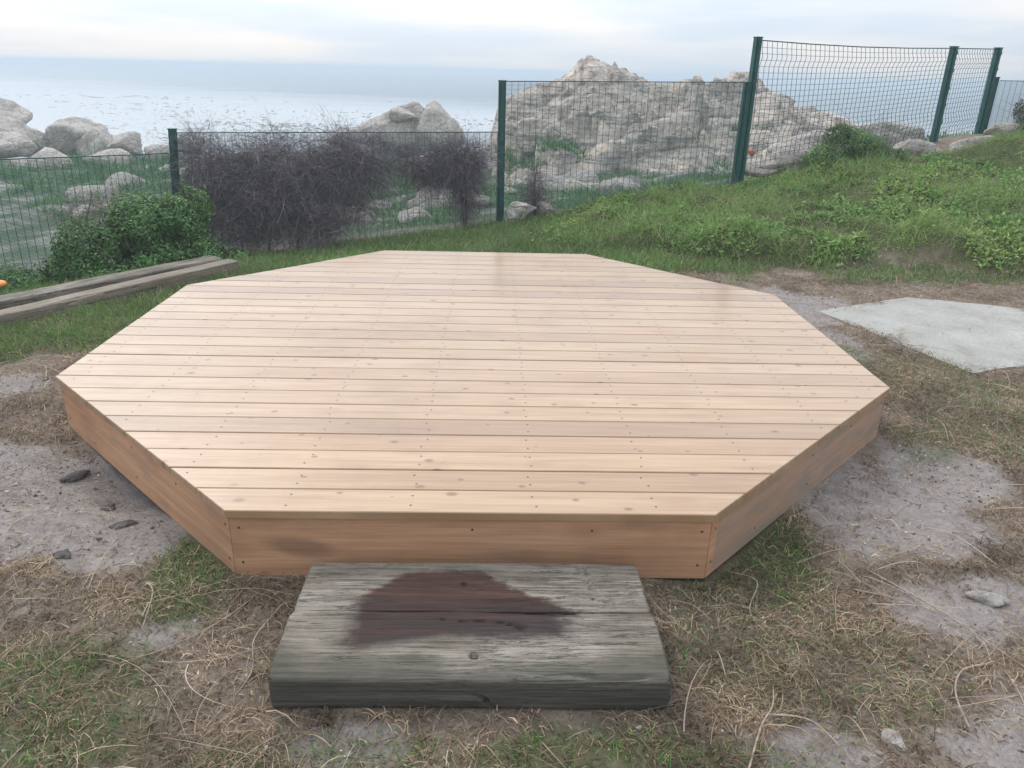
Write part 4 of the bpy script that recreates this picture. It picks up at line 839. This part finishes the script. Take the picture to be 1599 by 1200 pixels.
twig_shrub('dead_creeper', (-.45, 5.55, -.3), [(-.45, 5.5, .58, .34, .16, .32), (-.95, 5.4, .62, .25, .12, .2), (-.2, 5.55, .7, .22, .12, .2), (-.28, 5.52, .35, .17, .13, .32), (-.75, 5.48, .45, .22, .13, .18), (-.3, 5.5, .1, .12, .1, .2)], 7000,
           'smaller thin dead creeper between the big one and the fence post', 'creeper', [[(-.3, 5.5, -.3), (-.28, 5.52, .2), (-.4, 5.55, .7)], [(-.3, 5.5, -.3), (-.35, 5.5, .3), (-.8, 5.5, .5)]], DEAD)
twig_shrub('dead_creeper', (.6, 5.72, -.1), [(.58, 5.72, .3, .12, .09, .30), (.6, 5.7, .05, .16, .1, .2)], 1300, 'narrow dead creeper just right of the fence post', 'creeper', [[(.6, 5.72, -.2), (.58, 5.72, .3), (.6, 5.72, .6)]], DEAD)
def leaf_shrub(name, org, blobs, n, label, cat, cols, size=.035, stems=(), twigs=0):
    e = empty(name, org, label, cat); P, u = blobpts(blobs, n, .5); nn_ = u + rng.normal(0, .5, (n, 3)) + [0, 0, .35]; nn_ /= np.linalg.norm(nn_, axis=1)[:, None]
    cl = fbm(P[:, 0] * 5, P[:, 1] * 5, P[:, 2] * 5, 3, 4); kk = cl > -.32; P, nn_, cl = P[kk], nn_[kk], cl[kk]
    parts = [leaves(P, nn_, size, pal(len(P), cols, .25) * (1 + 1.0 * cl[:, None]), .45)]
    if twigs:
        P, u = blobpts(blobs, twigs, .6); parts.append(strands(P, u + rng.normal(0, .5, u.shape) + [0, 0, .4], rng.uniform(.12, .3, twigs), rng.uniform(.003, .006, twigs), pal(twigs, [(.2, .15, .11), (.3, .25, .2), (.12, .09, .07)], .2), .35, K=5))
    V, F, C = join(parts); put('foliage', npmesh('foliage', V - np.array(org), F, C), M_leaf, e)
    mb = MB()
    for k in range(5): th = k * 1.3; mb.cyl((0, 0, -.05), (.22 * math.cos(th), .16 * math.sin(th), .22), .012, .006, 6)
    me = mb.mesh('stem'); ca = me.color_attributes.new('col', 'FLOAT_COLOR', 'POINT'); ca.data.foreach_set('color', np.tile([.14, .11, .08, 1], len(me.vertices)).astype(np.float32)); put('stem', me, M_twig, e)
    return e
leaf_shrub('green_shrub', (-3.6, 3.7, -.45), [(-3.55, 3.7, .05, .42, .34, .40), (-3.95, 3.5, -.12, .42, .36, .33), (-3.25, 3.85, .1, .3, .26, .36), (-4.15, 3.35, -.3, .32, .3, .22), (-3.3, 3.55, -.25, .4, .35, .25), (-3.0, 3.7, -.25, .3, .3, .25), (-4.6, 3.1, -.42, .4, .3, .2), (-3.75, 3.2, -.38, .5, .35, .18), (-2.75, 3.9, -.32, .3, .25, .16), (-3.15, 4.1, .25, .2, .18, .22)], 46000,
           'dense green leafy shrub in front of the low left fence', 'shrub', [(.09, .20, .065), (.12, .25, .075), (.17, .29, .09), (.07, .14, .05)], .04, twigs=260)
leaf_shrub('round_shrub', (4.75, 6.0, .6), [(4.75, 6.1, .82, .42, .32, .27), (4.4, 5.9, .7, .34, .26, .18), (5.15, 6.1, .72, .32, .26, .18), (4.6, 6.2, 1.0, .22, .2, .14)], 22000,
           'rounded green shrub on top of the bank below the tall fence', 'shrub', [(.13, .24, .08), (.17, .28, .09), (.10, .19, .07)], .032, twigs=200)
leaf_shrub('grey_green_shrub', (8.0, 7.3, 1.0), [(8.15, 7.6, 1.28, .34, .3, .28), (8.6, 7.5, 1.35, .4, .3, .3), (7.95, 7.3, 1.1, .25, .25, .2)], 16000,
           'dull grey green shrub at the right edge under the low fence', 'shrub', [(.12, .15, .10), (.16, .19, .12), (.10, .125, .09)], .034, twigs=160)
twig_shrub('bare_bush', (-4.3, 3.75, -.3), [(-4.15, 3.75, .18, .22, .16, .2), (-3.85, 3.8, .28, .2, .15, .2)], 500, 'pale bare twigs sticking out of the left shrub against the fence', 'twigs', [[(-4.1, 3.7, -.4), (-4.15, 3.75, .1), (-4.05, 3.8, .4)], [(-4.1, 3.7, -.3), (-3.9, 3.75, .15), (-3.8, 3.8, .35)]], [(.34, .30, .25), (.22, .18, .15)], .004, (.15, .3))
# dark grass stalks standing by the tall fence
x, y = 5.9 + rng.normal(0, .12, 300), 7.9 + rng.normal(0, .06, 300); n = 300
V, F, C = strands(np.c_[x, y, Hg(x, y)], np.c_[rng.normal(0, .3, (n, 2)), np.ones(n)], rng.uniform(.15, .45, n), rng.uniform(.004, .01, n), pal(n, [(.10, .11, .06), (.07, .08, .05)], .2), .2, K=4)
V = V - [5.9, 7.9, .8]; o = put('weed_tuft', npmesh('weed_tuft', V, F, C), M_twig); o.location = (5.9, 7.9, .8); tag(o, 'dark weedy tuft behind the sloping rock at the tall fence', 'weed')

# named stems on the ground at the right
M_stem, nt, b = mat('dry_stem', .85); nn = tex(nt, s=40, detail=3); nt.links.new(ramp_(nt, nn.outputs[0], [(.35, (.24, .18, .13)), (.65, (.42, .34, .27))]), b.inputs['Base Color'])
def stem(pts, r, label):
    P = [Vector((x_, y_, float(Hg(np.array([x_]), np.array([y_]))[0]) + z_ + .006)) for x_, y_, z_ in pts]; org = P[0].copy()
    from mathutils.geometry import interpolate_bezier
    Q = []
    for i in range(len(P) - 1):
        p0 = P[max(i - 1, 0)]; p3 = P[min(i + 2, len(P) - 1)]; h1 = P[i] + (P[i + 1] - p0) / 6; h2 = P[i + 1] - (p3 - P[i]) / 6; Q += interpolate_bezier(P[i], h1, h2, P[i + 1], 7)[:-1]
    Q.append(P[-1]); mb = MB()
    for i in range(len(Q) - 1): mb.cyl(Q[i] - org, Q[i + 1] - org, r * .72 * (1 - .5 * i / len(Q)), r * .72 * (1 - .5 * (i + 1) / len(Q)), 6)
    o = put('dry_stem', mb.mesh('dry_stem'), M_stem); o.location = org; tag(o, label, 'stem', 'long dry stems lying on the ground')
stem([(1.445, -1.93, .0), (1.53, -2.1, .01), (1.60, -2.25, .015), (1.72, -2.45, 0)], .0045, 'long pale stem running to the right edge across the sand')
stem([(1.35, -2.05, .0), (1.5, -2.16, .02), (1.66, -2.28, .01), (1.9, -2.33, 0)], .0035, 'thin stem crossing the long pale one on the right')
stem([(1.62, -2.42, 0), (1.5, -2.46, .01), (1.42, -2.56, .015), (1.40, -2.68, 0)], .005, 'hooked stem in the lower right corner')
stem([(.70, -2.88, 0), (.80, -2.70, .02), (.86, -2.62, .02), (.90, -2.52, .0)], .0045, 'forked looking stem right of the step near the bottom edge')
stem([(.84, -2.64, .01), (.95, -2.68, .02), (1.02, -2.8, .0)], .004, 'short side stem at the bottom right of the step')
stem([(.95, -1.93, 0), (1.0, -2.05, .03), (.93, -2.2, .01), (.98, -2.35, 0)], .0035, 'curved stem under the right front corner of the deck')
stem([(-.72, -2.1, 0), (-.78, -2.25, .015), (-.9, -2.38, .01), (-1.05, -2.45, 0)], .004, 'bent stem left of the step')
stem([(-.62, -2.15, 0), (-.66, -2.35, .012), (-.63, -2.5, .01), (-.70, -2.68, 0)], .0035, 'thin stem close against the left end of the step')
stem([(-1.12, -2.05, 0), (-1.05, -2.15, .03), (-1.03, -2.3, 0)], .004, 'arched stem at the front of the left sand patch')
# small things at the left edge
bk = empty('orange_float', (-3.70, 1.50, .04), 'orange plastic float at the left edge behind the timbers', 'float')
V, F = ICO[4]; V2 = V * [.045, .05, .035] * (1 + .15 * np.cos(V[:, 2:3] * 3)); M_or, nt, b = mat('orange_plastic', .45); nn = tex(nt, s=12); nt.links.new(ramp_(nt, nn.outputs[0], [(.4, (.75, .22, .05)), (.7, (.8, .38, .12))]), b.inputs['Base Color'])
o = put('shell', npmesh('shell', V2 + [0, 0, .035], F, smooth=True), M_or, bk); mb = MB(); mb.cyl((0, 0, .065), (0, 0, .085), .010, .007, 12); put('eyelet', mb.mesh('eyelet'), M_dark, bk)

sc.render.engine = 'CYCLES'
sc.cycles.max_bounces = 6; sc.cycles.diffuse_bounces = 3; sc.cycles.transparent_max_bounces = 4

# ------------------------------------------------------------------ sea air
HZ = .0034
mb = MB(); x0, x1, y0, y1, z0, z1 = -8900, 8900, -200, 8900, -8.5, 2.6
mb.poly([(x0, y0, z0), (x1, y0, z0), (x1, y1, z0), (x0, y1, z0), (x0, y0, z1), (x1, y0, z1), (x1, y1, z1), (x0, y1, z1)], [(3, 2, 1, 0), (4, 5, 6, 7), (0, 1, 5, 4), (1, 2, 6, 5), (2, 3, 7, 6), (3, 0, 4, 7)])
m = bpy.data.materials.new('haze'); m.use_nodes = True; nt = m.node_tree; nt.nodes.clear()
o_ = N(nt, 'ShaderNodeOutputMaterial'); v_ = N(nt, 'ShaderNodeVolumePrincipled'); v_.inputs['Color'].default_value = (.68, .76, .83, 1); v_.inputs['Density'].default_value = HZ; v_.inputs['Anisotropy'].default_value = .2
nt.links.new(v_.outputs[0], o_.inputs['Volume'])
tag(put('haze', mb.mesh('haze'), m), kind='stuff')
sc.cycles.volume_bounces = 1
